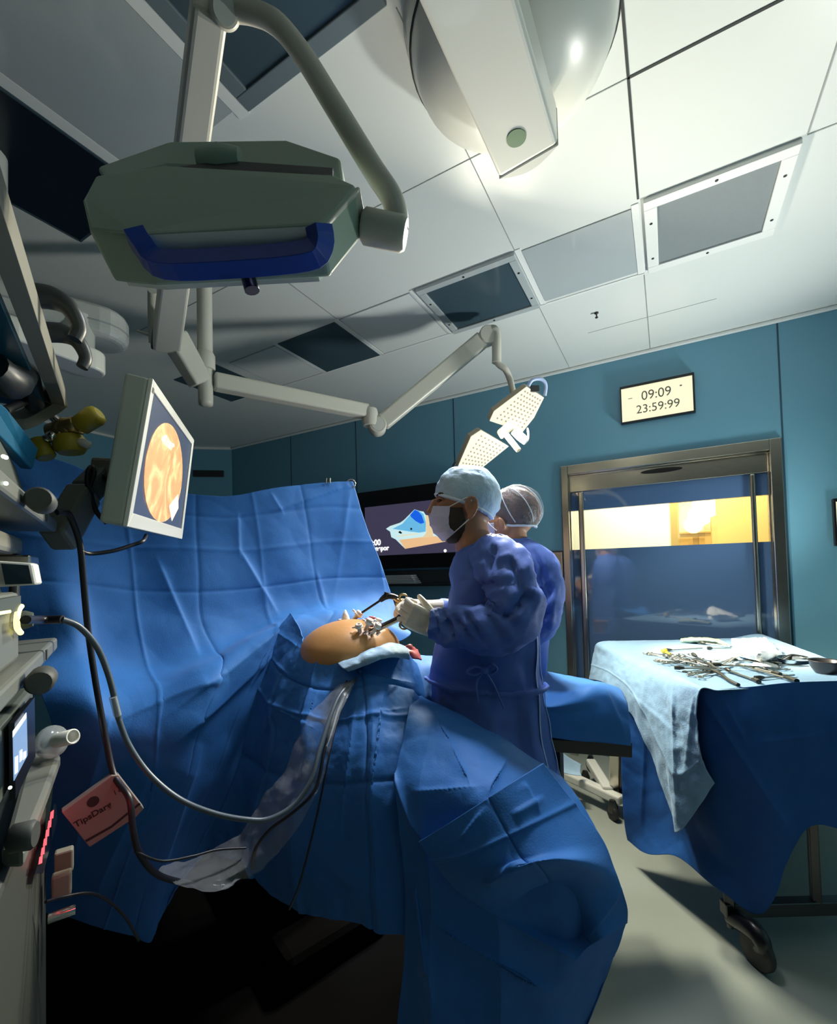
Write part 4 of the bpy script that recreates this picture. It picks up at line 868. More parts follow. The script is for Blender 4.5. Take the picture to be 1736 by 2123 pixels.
GC = folds(GC, 9, 0.012, 0.1, 0.6); GC = foldlines(GC, ((815, 1590, 880, 1760, .020, 26), (850, 1640, 1010, 1625, .008, 20), (900, 1470, 985, 1640, .011, 26), (1060, 1560, 1010, 1650, .010, 16), (1160, 1615, 1080, 1660, .010, 14), (880, 1900, 1180, 2080, .018, 34), (860, 1800, 900, 2100, .02, 30))); GC = crumple(GC, 0.012, 3.6, 11); GC = crumple(GC, 0.003, 12, 2)
tag(MB().grid(GC).build('leg_drape', 'drape', None, solid=0.003), 'large blue sheet over the foot end nearest the camera, hanging past the bottom edge', 'drape')
Dd = [
 [(868, 1746, 0.965), (935, 1704, 0.945), (1000, 1662, 0.945), (1062, 1622, 0.965), (1128, 1582, 1.03)],
 [(898, 1786, 0.950), (966, 1772, 0.915), (1040, 1740, 0.905), (1112, 1705, 0.92), (1193, 1666, 1.02)],
 [(925, 1820, 0.945), (995, 1808, 0.900), (1068, 1784, 0.880), (1145, 1762, 0.890), (1248, 1735, 1.00)],
 [(965, 1858, 0.945), (1030, 1832, 0.900), (1100, 1800, 0.868), (1180, 1786, 0.872), (1276, 1800, 0.975)],
 [(1030, 1900, 0.940), (1080, 1870, 0.945), (1135, 1845, 0.955), (1202, 1832, 0.930), (1292, 1848, 0.960)],
 [(1105, 1942, 0.930), (1135, 1922, 0.960), (1175, 1905, 0.975), (1226, 1892, 0.935), (1302, 1884, 0.955)],
 [(1196, 1992, 0.920), (1206, 1978, 0.925), (1222, 1962, 0.925), (1252, 1944, 0.915), (1302, 1914, 0.950)],
]
GD = sgrid(pix(Dd), 40, 26); GD = crumple(GD, 0.004, 5, 21); GD = foldlines(GD, ((950, 1745, 1010, 1670, .008, 14), (1060, 1690, 1130, 1650, .010, 14), (1085, 1620, 1120, 1690, .008, 12), (1000, 1830, 1090, 1780, .012, 18), (1290, 1840, 1210, 1960, .008, 14))); GD = creases(GD, (0.55,), (-0.165,), 0.004, 1.4)
tag(MB().grid(GD).build('folded_drape', 'drape', None, solid=0.003), 'folded-over blue flap with sharp packing creases lying on the foot end sheet', 'drape')
# screen clips at the top corner
t = thing('drape_clip', 'small metal ring and clip at the upper right corner of the blue screen', 'clip', P(728, 1003, 2.14))
b = MB(); b.tube([P(728+9*math.cos(a), 1003+9*math.sin(a), 2.14) for a in np.linspace(0, 2*math.pi, 20)], 0.003, 8, cap=False); b.build('ring', 'steel', t)
b = MB(); b.tube([P(676, 1002, 2.07), P(677, 991, 2.07)], 0.004, 8); b.tube([P(684, 1002, 2.08), P(684, 991, 2.08)], 0.004, 8); b.build('pegs', 'steel', t)
# rolled pale towel at the lower rim of the belly
tw = [[P(x, y, d-0.042) for x, y, d in r] for r in (
 [(700, 1374, 1.43), (735, 1362, 1.43), (770, 1345, 1.45), (805, 1335, 1.48), (838, 1338, 1.52)],
 [(704, 1378, 1.39), (738, 1364, 1.385), (772, 1346, 1.40), (806, 1336, 1.43), (844, 1342, 1.48)],
 [(712, 1386, 1.36), (742, 1374, 1.35), (776, 1358, 1.36), (810, 1350, 1.39), (848, 1356, 1.45)],
 [(722, 1394, 1.36), (748, 1384, 1.35), (782, 1370, 1.36), (816, 1363, 1.39), (850, 1368, 1.46)])]
GT = sgrid(tw, 10, 8); GT = crumple(GT, 0.008, 14, 5)
tag(MB().grid(GT).build('folded_towel', 'pale_towel', None, solid=0.006), 'pale blue rolled towel along the lower rim of the bare belly', 'towel')
# low blue cover between patient and surgeon
cloth('arm_drape', [
 [(828, 1352, 1.62), (862, 1356, 1.70), (900, 1360, 1.75), (930, 1362, 1.80)],
 [(812, 1372, 1.56), (862, 1380, 1.62), (905, 1388, 1.66), (940, 1390, 1.70)],
 [(842, 1412, 1.52), (880, 1430, 1.56), (915, 1440, 1.60), (945, 1450, 1.64)],
 [(872, 1470, 1.50), (900, 1490, 1.52), (930, 1500, 1.55), (955, 1510, 1.58)],
 [(880, 1600, 1.50), (910, 1620, 1.52), (940, 1630, 1.54), (960, 1640, 1.56)]], 10, 10, 'drape', None, 0.006, 8, 31, label='dark blue sheet over the table edge between the belly and the surgeon', cat='drape')

# black sheet added on the floor in place of deep shade under the table
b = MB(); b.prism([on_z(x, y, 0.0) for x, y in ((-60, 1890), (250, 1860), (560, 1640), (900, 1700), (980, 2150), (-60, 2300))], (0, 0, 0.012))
tag(b.build('floor_shade', 'matte_black', bevel=0.004), 'added black sheet standing in for the shade on the floor under the draped operating table', 'shade sheet')
# ---------------------------------------------------------------- instrument table
cr = np.array((CR[0], CR[1], 0)); cr = _n(cr); cf = np.array((CF[0], CF[1], 0)); cf = _n(cf)
def cg(x, d, z): p = CAM+cr*x+cf*d; return np.array((p[0], p[1], z))
it = thing('instrument_table', 'dark metal instrument table on castors under pale and dark blue sheets', 'table', cg(1.6, 2.2, 0))
b = MB(); b.hexa([cg(1.14, 1.72, .905), cg(1.80, 1.72, .905), cg(2.05, 2.68, .905), cg(1.16, 2.70, .905), cg(1.14, 1.72, .935), cg(1.80, 1.72, .935), cg(2.05, 2.68, .935), cg(1.16, 2.70, .935)]); b.build('table_top', 'steel_dark', it)
zr = 0.130; dr_ = 1.70
def rod(b, p, q, w_=0.035, h_=0.035): return beam(b, p, q, w_, h_)
for x, d in ((1.130, dr_), (1.84, dr_), (1.15, 2.62), (2.0, 2.62)):
    b = MB(); rod(b, cg(x, d, .905), cg(x, d, .105)); lg = b.build('leg', 'steel_dark', it, bevel=0.004)
    b = MB(); wd = _n(cr*0.22-cf*0.97)
    b.lathe([(0.012, 0.0), (0.014, 0.05), (0.02, 0.055)], cg(x, d, .06), TZ, 12); b.build('castor_stem', 'steel_dark', lg)
    b = MB(); ctr_ = cg(x, d, .062)+wd*0.105; b.lathe([(0.02, -0.016), (0.056, -0.014), (0.062, -0.008), (0.062, 0.008), (0.056, 0.014), (0.02, 0.016)], ctr_, np.cross(wd, TZ), 28); b.build('castor_wheel', 'black_rubber', lg)
    b = MB(); b.tube([cg(x, d, .10), ctr_+TZ*0.058-wd*0.01, ctr_+TZ*0.03+wd*0.02, ctr_], [0.026, 0.03, 0.026, 0.016], 10, sub=3, flat=1.2); b.build('castor_fork', 'black_plastic', lg)
b = MB(); rod(b, cg(1.105, dr_, zr), cg(1.88, dr_, zr), 0.04, 0.05); b.build('rail', 'steel_dark', it, bevel=0.004)
b = MB(); rod(b, cg(1.15, 2.62, .185), cg(2.0, 2.62, zr)); b.build('rail', 'steel_dark', it, bevel=0.004)
b = MB(); rod(b, cg(1.455, dr_, .90), cg(1.455, dr_, zr+.02), 0.038, 0.03); b.build('post', 'steel_dark', it, bevel=0.004)
ZT = 0.952
def zp(px, py): return on_z(px, py, ZT)
S = [
 [zp(1600, 1322)+np.array((0.01, 0, -0.3)), zp(1592, 1322), zp(1510, 1324), zp(1420, 1327), zp(1300, 1329), zp(1243, 1332), P(1234, 1352, 2.77), P(1229, 1380, 2.75), P(1224, 1408, 2.74)],
 [zp(1645, 1340)+np.array((0.01, 0, -0.3)), zp(1637, 1339), zp(1545, 1343), zp(1450, 1346), zp(1345, 1350), zp(1283, 1350), P(1274, 1372, 2.40), P(1268, 1396, 2.38), P(1264, 1422, 2.36)],
 [zp(1700, 1360)+np.array((0.01, 0, -0.3)), zp(1692, 1360), zp(1595, 1364), zp(1490, 1369), zp(1395, 1373), zp(1335, 1373), P(1324, 1400, 2.10), P(1318, 1440, 2.07), P(1322, 1500, 2.05)],
 [zp(1757, 1379)+np.array((0.01, 0, -0.3)), zp(1747, 1379), zp(1640, 1387), zp(1525, 1394), zp(1438, 1399), zp(1386, 1400), P(1374, 1460, 1.86), P(1378, 1560, 1.83), P(1396, 1680, 1.82)],
 [zp(1822, 1394)+np.array((0.01, 0, -0.3)), zp(1812, 1394), zp(1680, 1404), zp(1545, 1415), zp(1462, 1420), zp(1418, 1419), P(1404, 1500, 1.76), P(1408, 1610, 1.74), P(1410, 1724, 1.74)],
 [zp(1880, 1406)+np.array((0.01, 0, -0.3)), zp(1868, 1406), zp(1720, 1415), zp(1570, 1427), zp(1492, 1432), zp(1452, 1432), P(1448, 1500, 1.655), P(1458, 1575, 1.65), P(1482, 1622, 1.645)],
]
GS = sgrid(S, 26, 22); GS2 = crumple(GS, 0.010, 9, 41)
k_ = GS.shape[1]; wgt = np.clip((np.arange(k_)/(k_-1)-0.64)/0.09, 0.08, 1)[None, :, None]
GS = GS+(GS2-GS)*wgt; GS = crumple(GS, 0.0012, 30, 3); GS = foldlines(GS, ((1398, 1405, 1405, 1720, .014, 12), (1440, 1440, 1420, 1640, .010, 10), (1300, 1430, 1405, 1520, .008, 10), (1300, 1360, 1302, 1430, .006, 6), (1345, 1385, 1330, 1500, .006, 9))); GS = creases(GS, (0.87,), (), 0.004, 1.3)
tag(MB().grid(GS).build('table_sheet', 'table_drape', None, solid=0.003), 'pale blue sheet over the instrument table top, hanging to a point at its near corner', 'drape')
S2 = [
 [P(1284, 1426, 2.24), P(1340, 1408, 2.08), P(1400, 1420, 1.87), P(1452, 1430, 1.665), P(1540, 1425, 1.645), P(1640, 1415, 1.64), P(1760, 1410, 1.65), P(1868, 1402, 1.66)],
 [P(1286, 1500, 2.18), P(1345, 1500, 2.05), P(1404, 1510, 1.84), P(1458, 1510, 1.670), P(1545, 1500, 1.60), P(1645, 1490, 1.60), P(1765, 1480, 1.60), P(1872, 1470, 1.6)],
 [P(1287, 1600, 2.15), P(1350, 1610, 2.02), P(1412, 1620, 1.82), P(1475, 1620, 1.665), P(1560, 1600, 1.585), P(1650, 1570, 1.59), P(1765, 1550, 1.59), P(1872, 1540, 1.6)],
 [P(1293, 1690, 2.13), P(1355, 1712, 2.00), P(1422, 1732, 1.80), P(1500, 1740, 1.650), P(1592, 1735, 1.57), P(1652, 1650, 1.58), P(1765, 1625, 1.58), P(1875, 1610, 1.59)],
 [P(1300, 1742, 2.12), P(1336, 1768, 2.00), P(1402, 1776, 1.82), P(1492, 1846, 1.650), P(1588, 1894, 1.57), P(1668, 1722, 1.57), P(1765, 1722, 1.58), P(1880, 1720, 1.59)],
]
GH = sgrid(S2, 26, 26); GH = foldlines(GH, ((1456, 1440, 1660, 1760, .016, 30), (1500, 1450, 1560, 1560, .010, 26), (1560, 1540, 1720, 1520, .010, 24), (1420, 1500, 1400, 1760, .012, 22), (1340, 1480, 1330, 1740, .012, 20))); GH = crumple(GH, 0.012, 3.6, 51); GH = crumple(GH, 0.0012, 20, 5)
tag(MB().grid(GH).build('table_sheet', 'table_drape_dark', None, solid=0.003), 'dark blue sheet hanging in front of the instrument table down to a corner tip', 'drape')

# smaller draped table behind the surgeon
st = thing('side_table', 'small draped table between the surgeon and the instrument table, black underside showing', 'table', P(1220, 1640, 1.8)*np.array((1, 1, 0)))
b = MB(); b.prism([P(1100, 1530, 1.66), P(1312, 1540, 1.66), P(1312, 1572, 1.66), P(1100, 1556, 1.66)], cf*0.30); b.build('board', 'black_plastic', st, bevel=0.004)
b = MB(); b.prism([P(1120, 1480, 1.70), P(1285, 1492, 1.72), P(1285, 1530, 1.72), P(1120, 1524, 1.70)], cf*0.18); b.build('table_top', 'steel_dark', st, bevel=0.004)
tl = P(1150, 1550, 1.80); b = MB(); rod(b, P(1150, 1440, 1.80), np.array((tl[0], tl[1], 0.03)), 0.05, 0.05); b.build('column', 'steel_dark', st, bevel=0.004)
b = MB(); b.box((tl[0], tl[1], 0.025), (0.45, 0.06, 0.05), [cf, cr, TZ]); b.build('foot', 'steel_dark', st, bevel=0.006)
cloth('side_table_sheet', [
 [(1085, 1384, 1.98), (1140, 1392, 1.97), (1190, 1402, 1.96), (1240, 1412, 1.95), (1284, 1424, 1.95)],
 [(1085, 1440, 1.62), (1140, 1453, 1.60), (1195, 1440, 1.63), (1248, 1420, 1.70), (1300, 1452, 1.72)],
 [(1086, 1470, 1.58), (1142, 1480, 1.57), (1200, 1480, 1.585), (1258, 1475, 1.62), (1306, 1494, 1.66)],
 [(1088, 1522, 1.58), (1144, 1530, 1.57), (1202, 1537, 1.585), (1258, 1541, 1.61), (1310, 1547, 1.64)]], 12, 14, 'drape', None, 0.006, 6, 61, fl=((1139, 1453, 1249, 1419, .012, 10), (1249, 1420, 1300, 1530, .012, 14)),
 label='blue sheet on the small table between surgeon and instrument table', cat='drape')
ws = thing('wheeled_stand', 'white wheeled stand base on the floor under the small draped table', 'stand', on_z(1240, 1640, 0))
b = MB(); rod(b, P(1272, 1480, 2.47), on_z(1274, 1640, 0.10), 0.05, 0.05); b.build('post', 'steel', ws, bevel=0.004)
b = MB(); beam(b, on_z(1160, 1600, 0.10), on_z(1290, 1660, 0.10), 0.06, 0.05); beam(b, on_z(1225, 1580, .12), on_z(1262, 1640, 0.12), 0.06, 0.05); b.build('base', 'white_enamel', ws, bevel=0.01)
for px, py in ((1272, 1700), (1215, 1634), (1226, 1600)):
    f_ = on_z(px, py, 0)
    b = MB(); b.lathe([(0.015, -0.014), (0.036, -0.013), (0.04, -0.008), (0.04, 0.008), (0.036, 0.013), (0.015, 0.014)], f_+TZ*0.04, _n(cr+cf*0.3), 22); w_ = b.build('castor_wheel', 'black_rubber', ws)
    b = MB(); b.tube([f_+TZ*0.04, f_+TZ*0.075, f_+TZ*0.11], [0.018, 0.022, 0.012], 10, flat=1.3); b.build('castor_fork', 'steel_dark', w_)
b = MB(); G_ = sgrid(pix([[(1166, 1560, 2.7), (1182, 1572, 2.7), (1206, 1585, 2.7)], [(1166, 1585, 2.65), (1186, 1595, 2.65), (1204, 1600, 2.65)], [(1166, 1602, 2.6), (1184, 1606, 2.6), (1206, 1608, 2.6)]]), 6, 6)
tag(b.grid(G_).build('hanging_cloth', 'pale_towel', None, solid=0.003), 'pale blue cloth corner hanging below the small draped table', 'cloth')

# ---------------------------------------------------------------- instruments
GI = 'steel instruments on the pale blue table'
INSTR = {}
def lay(root, a, bpt, flip=1):                              # move a copy from its own axis (x from 0 to 1 length) onto the table
    a = np.array(a); d = np.array(bpt)-a; L = np.linalg.norm(d); x = d/L; y = _n(np.cross(TZ, x))*flip; z = np.cross(x, y)
    return a, x, y, z, L
def instrument(kind, a, e, label, name, ln=None):
    if kind not in INSTR:
        t = thing(name, label, 'instrument', (0, 0, 0), GI)
        L = 0.16
        if kind in ('clamp', 'scissors'):
            for s_ in (-1, 1):
                b = MB(); b.tube([(0.0, s_*0.016, 0.003), (0.05, s_*0.010, 0.004), (0.09, s_*0.001, 0.004*s_+0.005), (0.13, -s_*0.003 if kind == 'scissors' else s_*0.0015, 0.004), (0.16, 0, 0.004)], [0.0028, 0.0028, 0.004, 0.0032 if kind == 'clamp' else 0.0045, 0.001], 8, sub=4, flat=0.7)
                arm_ = b.build('shank', 'instrument_steel', t)
                b = MB(); b.tube([(-0.012+0.014*math.cos(q_), s_*0.019+0.010*math.sin(q_), 0.003) for q_ in np.linspace(0, 2*math.pi, 20)], 0.0025, 6, cap=False); b.build('finger_ring', 'instrument_steel', arm_)
            b = MB(); b.lathe([(0.0045, 0), (0.0045, 0.012)], (0.09, 0, 0.0), (0, 0, 1), 12); b.build('hinge', 'instrument_dark', t)
        elif kind == 'shaft':
            b = MB(); b.tube([(0.0, 0, 0.006), (0.16, 0, 0.006)], 0.0035, 10); b.build('shaft', 'instrument_steel', t)
            b = MB(); b.tube([(-0.03, 0.004, 0.008), (-0.01, 0, 0.008), (0.01, 0, 0.007)], [0.008, 0.009, 0.005], 10, sub=3); b.build('handle', 'instrument_dark', t)
            b = MB(); b.tube([(0.16, 0, 0.006), (0.172, 0.003, 0.006)], [0.0035, 0.001], 8); b.build('jaw', 'instrument_dark', t)
        else:
            b = MB(); b.tube([(0, 0, 0.007), (0.05, 0.002, 0.007), (0.11, -0.006, 0.007), (0.16, -0.004, 0.007)], 0.0058, 10, sub=4); b.build('rod', 'instrument_dark', t)
            b = MB(); b.tube([(0.156, -0.0042, 0.007), (0.165, -0.004, 0.007)], [0.0066, 0.0066], 10); b.build('end_cap', 'black_rubber', t)
        INSTR[kind] = t; r = t
    else:
        src = INSTR[kind]; r = src.copy(); col.objects.link(r)
        for ch in list(src.children):
            c_ = ch.copy(); c_.parent = r; col.objects.link(c_)
            for g_ in ch.children:
                d_ = g_.copy(); d_.parent = c_; col.objects.link(d_)
    r['label'] = label
    a, x, y, z, L = lay(r, a, e); s_ = L/0.16
    m = Matrix.Identity(4)
    for i in range(3): m[i][0] = x[i]*s_; m[i][1] = y[i]*min(s_, 1.15); m[i][2] = z[i]; m[i][3] = a[i]
    r.matrix_world = m
    return r
def ip(x, y, lift=0.0): return on_z(1330+x/4.276, 1300+y/4.276, ZT+0.004+lift)
LC = 'steel ring-handled clamp in the heap on the pale blue instrument table'
LS = 'long thin steel instrument with dark handle on the pale blue instrument table'
for i, (kd, a, e, lf) in enumerate((
 ('clamp', (110, 250), (330, 300), 0), ('clamp', (160, 300), (420, 330), 0.004), ('clamp', (255, 322), (520, 340), 0.006), ('clamp', (280, 262), (560, 350), 0.010), ('clamp', (340, 270), (610, 360), 0.014),
 ('scissors', (430, 405), (640, 385), 0.0), ('scissors', (495, 435), (720, 390), 0.006), ('clamp', (420, 260), (700, 380), 0.016), ('clamp', (600, 330), (760, 350), 0.008),
 ('clamp', (1130, 300), (860, 310), 0.002), ('scissors', (1170, 320), (900, 270), 0.004), ('clamp', (720, 160), (500, 150), 0.0),
 ('clamp', (75, 238), (300, 280), 0.002), ('clamp', (200, 318), (460, 300), 0.012), ('scissors', (355, 300), (600, 350), 0.02), ('clamp', (300, 285), (540, 330), 0.018), ('clamp', (470, 350), (690, 365), 0.014), ('clamp', (520, 290), (700, 345), 0.012), ('scissors', (810, 345), (1010, 375), 0.004), ('clamp', (1240, 375), (1010, 400), 0.002), ('clamp', (690, 300), (880, 330), 0.006), ('clamp', (480, 415), (660, 400), 0.008))):
    lone = {(1130, 300): 'steel ring-handled clamp lying beside the flat white swab', (720, 160): 'lone steel ring-handled clamp near the greenish gauze strip at the far table edge', (1240, 375): 'steel ring-handled clamp among the long instruments toward the dark bowl', (690, 300): 'steel ring-handled clamp between the heap and the white swab'}
    lab = lone.get(a, LC) if kd == 'clamp' else 'steel scissors in the heap near the front edge of the pale blue instrument table'
    instrument(kd, ip(*a, lf), ip(*e, lf), lab, 'ring_clamp' if kd == 'clamp' else 'surgical_scissors')
for a, e, lf in (((360, 378), (700, 378), .010), ((1000, 482), (745, 382), 0.0), ((1300, 470), (880, 350), .004), ((950, 240), (690, 335), .016), ((250, 215), (530, 198), 0), ((560, 155), (790, 182), 0), ((1090, 385), (1290, 440), 0), ((1070, 465), (1350, 440), 0), ((1200, 345), (1480, 362), 0), ((840, 305), (1130, 330), 0.004), ((620, 200), (790, 195), 0), ((700, 350), (1040, 365), .012), ((780, 400), (980, 470), .004), ((1180, 420), (880, 345), .006), ((480, 270), (660, 375), .02), ((900, 245), (720, 350), .012)):
    instrument('shaft', ip(*a, lf), ip(*e, lf), LS, 'long_instrument')
r = instrument('rod', ip(630, 395, .012), ip(865, 525, 0), 'thick dark curved rod with capped end pointing at the near edge of the instrument table', 'curved_rod')
r['group'] = 'steel instruments on the pale blue table'
# gauze, bowl and small things
t = thing('gauze_heap', 'overexposed white gauze heap at the far right of the instrument table', 'gauze', ip(980, 200))
o = [[(800, 100, .05), (900, 92, .06), (1010, 92, .06), (1110, 95, .05)], [(800, 150, .05), (910, 140, .075), (1040, 150, .08), (1160, 150, .05)], [(830, 210, .03), (930, 210, .06), (1060, 230, .07), (1240, 215, .03)], [(850, 260, .0), (960, 290, .02), (1090, 310, .02), (1310, 255, .0)]]
G_ = sgrid([[on_z(1330+x/4.276, 1300+y/4.276+ (0), ZT+0.004+h) for x, y, h in r_] for r_ in o], 10, 10); G_ = crumple(G_, 0.014, 22, 8)
MB().grid(G_).build('top_cloth', 'gauze', t, solid=0.006)
b = MB()
c_ = ip(1000, 230); b.ball(c_+TZ*0.01, (0.10, 0.07, 0.035), [cr, cf, TZ], 20, 12); b.build('bundle', 'gauze', t)
G_ = sgrid([[ip(x, y, h) for x, y, h in r_] for r_ in ([(350, 100, .012), (450, 90, .02), (580, 92, .02), (690, 105, .01)], [(345, 118, .012), (450, 115, .022), (590, 118, .02), (740, 130, .01)], [(355, 138, 0), (460, 138, .004), (600, 138, .004), (790, 158, 0)])], 10, 8); G_ = crumple(G_, 0.006, 30, 4)
tag(MB().grid(G_).build('gauze_strip', 'gauze_green', None, solid=0.004), 'long greenish gauze strip along the far edge of the instrument table', 'gauze')
t = thing('yellow_cap', 'small bright yellow knob on the left of the instrument table', 'cap', ip(205, 225))
b = MB(); b.ball(ip(205, 212, 0.012), (0.017, 0.014, 0.014), None, 14, 10); b.build('knob', 'yellow_plastic', t)
b = MB(); b.tube([ip(215, 220, .008), ip(260, 240, .008)], 0.006, 8); b.build('stub', 'yellow_plastic', t)
t = thing('steel_bowl', 'small dark round bowl at the right photo edge of the instrument table', 'bowl', ip(1630, 400))
c_ = on_z(1330+1640/4.276, 1300+418/4.276, ZT+0.003)
b = MB(); b.lathe([(0.030, 0.0), (0.036, 0.006), (0.050, 0.03), (0.054, 0.052), (0.058, 0.055), (0.055, 0.057), (0.050, 0.053), (0.045, 0.028), (0.032, 0.008), (0.0, 0.006)], c_, TZ, 32); b.build('bowl_body', 'bowl_steel', t)
b = MB(); b.lathe([(0.0, 0.036), (0.047, 0.036)], c_, TZ, 24); b.build('dark_liquid', 'port_red', t)
t = thing('kidney_dish', 'shallow steel dish with cloth beside the dark bowl on the instrument table', 'dish', ip(1340, 320))
c_ = ip(1350, 320); b = MB()
pr_ = [(0.045, 0.0), (0.055, 0.008), (0.062, 0.022), (0.066, 0.024), (0.060, 0.02), (0.05, 0.004), (0.0, 0.003)]
b.lathe(pr_, c_, TZ, 28); b.build('dish_body', 'chrome', t)
b = MB(); b.tube([ip(1250, 285, .02), ip(1330, 250, .025), ip(1440, 265, .02), ip(1480, 275, .012)], 0.006, 8, sub=4); b.build('handle_loop', 'instrument_dark', t)
G_ = sgrid([[ip(x, y, h) for x, y, h in r_] for r_ in ([(1000, 310, .01), (1100, 305, .02), (1200, 330, .01)], [(980, 335, .008), (1100, 345, .02), (1220, 350, .008)], [(990, 360, .002), (1110, 372, .004), (1210, 372, .002)])], 8, 8); G_ = crumple(G_, 0.005, 40, 2)
tag(MB().grid(G_).build('gauze_swab', 'gauze', None, solid=0.003), 'flat white swab lying between the gauze heap and the long instruments', 'swab')
# ---------------------------------------------------------------- people
UPV = -CD
def ringpts(L, R, dc, rd, n=44, ex=2.0, dl=0.0):
    a = P(L[0], L[1], dc); c = P(R[0], R[1], dc+dl); m = (a+c)/2; h = (c-a)/2; out = []
    for t in np.linspace(0, 2*math.pi, n, endpoint=False):
        ct, st_ = math.cos(t), math.sin(t)
        k = (abs(ct)**ex+abs(st_)**ex)**(-1/ex)
        out.append(m+h*ct*k+CF*rd*st_*k)
    return out
def loft(rings, sub, amp, scale, seed, an=(1, 1, 1), fine=0.0):
    n = len(rings[0])
    cols = [spline([r[j] for r in rings], sub) for j in range(n)]
    G = np.array([[cols[j][i] for j in range(n)]+[cols[0][i]] for i in range(len(cols[0]))])
    if amp: G = crumple(G, amp, scale, seed, aniso=an)
    if fine: G = crumple(G, fine, scale*2.7, seed+2, aniso=an)
    G[:, -1] = G[:, 0]
    return G
def sleeve(pts, rr, seed, amp=0.011, scale=9, flat=1.0, seg=40, fl=()):
    b = MB(); b.tube(pts, rr, seg, cap=False, sub=9, flat=flat)
    k = seg; n = len(b.v)//k; V = np.array(b.v).reshape(n, k, 3); G = np.concatenate([V, V[:, :1]], axis=1)
    Nn = crumple(G, amp, scale, seed)-G; c = V.mean(axis=1, keepdims=True)
    G2 = crumple(G, amp, scale, seed); G2 = crumple(G2, amp*0.35, scale*2.6, seed+1); G2 = foldlines(G2, fl) if fl else G2; G2[:, -1] = G2[:, 0]
    return MB().grid(G2)
def hand(W, f, n, l, scale=1.0, curl=(35, 70, 45), spread=0.016, thumb=(0.75, 0.45, -0.35), mats='glove', name='glove', parent=None, cuff=0.06):
    f = _n(f); l = _n(l-f*l.dot(f)); n = _n(np.cross(f, l))*(1 if np.dot(np.cross(f, l), n) > 0 else -1); s = scale; b = MB()
    for k_ in range(4):
        o = l*(0.030-0.020*k_)*s
        b.tube([W+o*0.7+f*0.005*s, W+o*0.9+f*0.05*s, W+o+f*0.092*s], [0.015*s, 0.0155*s, 0.0125*s], 12, sub=3)
    b.ball(W+f*0.05*s, (0.046*s, 0.040*s, 0.016*s), [f, l, n], 18, 12)
    b.tube([W-f*cuff, W-f*0.02*s, W+f*0.02*s], [0.032*s, 0.027*s, 0.026*s], 16, sub=3)
    b.ball(W+f*0.03*s+l*0.026*s-n*0.008*s, (0.034*s, 0.020*s, 0.017*s), [_n(f*0.8+l*0.5), _n(l*0.8-f*0.5), n], 14, 10)
    for k_, ln in enumerate((0.92, 1.0, 0.95, 0.76)):
        p = W+f*0.09*s+l*(0.030-0.020*k_)*s; a = 0; pts = [p-f*0.012*s, p]; ll = (0.043, 0.028, 0.022)
        for q_, c_ in enumerate(curl):
            a += math.radians(c_)
            d = f*math.cos(a)-n*math.sin(a)+l*(0.05*(1.5-k_))*(1 if q_ == 0 else 0)
            p = p+_n(d)*ll[q_]*ln*s; pts.append(p)
        b.tube(pts, [0.0105*s, 0.0102*s, 0.0092*s, 0.0085*s, 0.0065*s], 12, sub=4)
        b.ball(pts[-1], 0.0068*s, seg=10, rings=8); b.ball(pts[2], 0.0098*s, seg=10, rings=8)
    p = W+f*0.028*s+l*0.036*s-n*0.006*s; td = _n(f*thumb[0]+l*thumb[1]+n*thumb[2])
    p2 = p+td*0.042*s; p3 = p2+_n(td+f*0.35-n*0.45)*0.034*s
    b.tube([p-td*0.02*s, p, p2, p3], [0.014*s, 0.0135*s, 0.0112*s, 0.0082*s], 12, sub=4); b.ball(p3, 0.0084*s, seg=10, rings=8)
    return b.build(name, mats, parent, remesh=0.0026*s, smooth_it=3)

# ---- surgeon
ft = P(1040, 1500, 1.55); fx, fy = ft[0], ft[1]
sg = thing('person', 'person in blue gown, pale cap and lilac mask, working over the bare belly', 'person', (fx, fy, 0))
hc_ = P(970, 1034, 1.55); FW = -CR*0.995+CD*0.06; FW = _n(FW); LT = -CF; HU = _n(np.cross(FW, LT)); HU = HU if HU[2] > 0 else -HU
b = MB()
b.ball(hc_, (0.104, 0.076, 0.112), [FW, LT, HU], 32, 20)
b.ball(P(940, 1066, 1.55), (0.062, 0.060, 0.078), [FW, LT, HU], 24, 16)
b.ball(P(936, 1100, 1.55), (0.042, 0.042, 0.036), [FW, LT, HU], 18, 12)
b.ball(P(916, 1026, 1.55), (0.022, 0.052, 0.016), [FW, LT, HU], 16, 10)
b.tube([P(904, 1036, 1.55), P(898, 1052, 1.55), P(893, 1066, 1.55)], [0.011, 0.014, 0.018], 12, sub=3)
b.ball(P(920, 1048, 1.52), (0.022, 0.026, 0.02), [FW, LT, HU], 14, 10)
b.tube([P(968, 1070, 1.55), P(978, 1110, 1.55), P(992, 1160, 1.56)], [0.062, 0.062, 0.078], 24, sub=4)
ec = P(975, 1053, 1.468)
b.ball(ec, (0.018, 0.010, 0.033), [_n(FW*0.95-HU*0.2), LT, _n(HU*0.95+FW*0.2)], 16, 12)
b.tube([ec+FW*0.010+HU*0.02+LT*0.008, ec+FW*0.0+HU*0.034+LT*0.010, ec-FW*0.017+HU*0.028+LT*0.012, ec-FW*0.022+HU*0.004+LT*0.012, ec-FW*0.012-HU*0.018+LT*0.010, ec+FW*0.003-HU*0.034+LT*0.006, ec+FW*0.010-HU*0.028+LT*0.004], 0.0055, 10, sub=4)
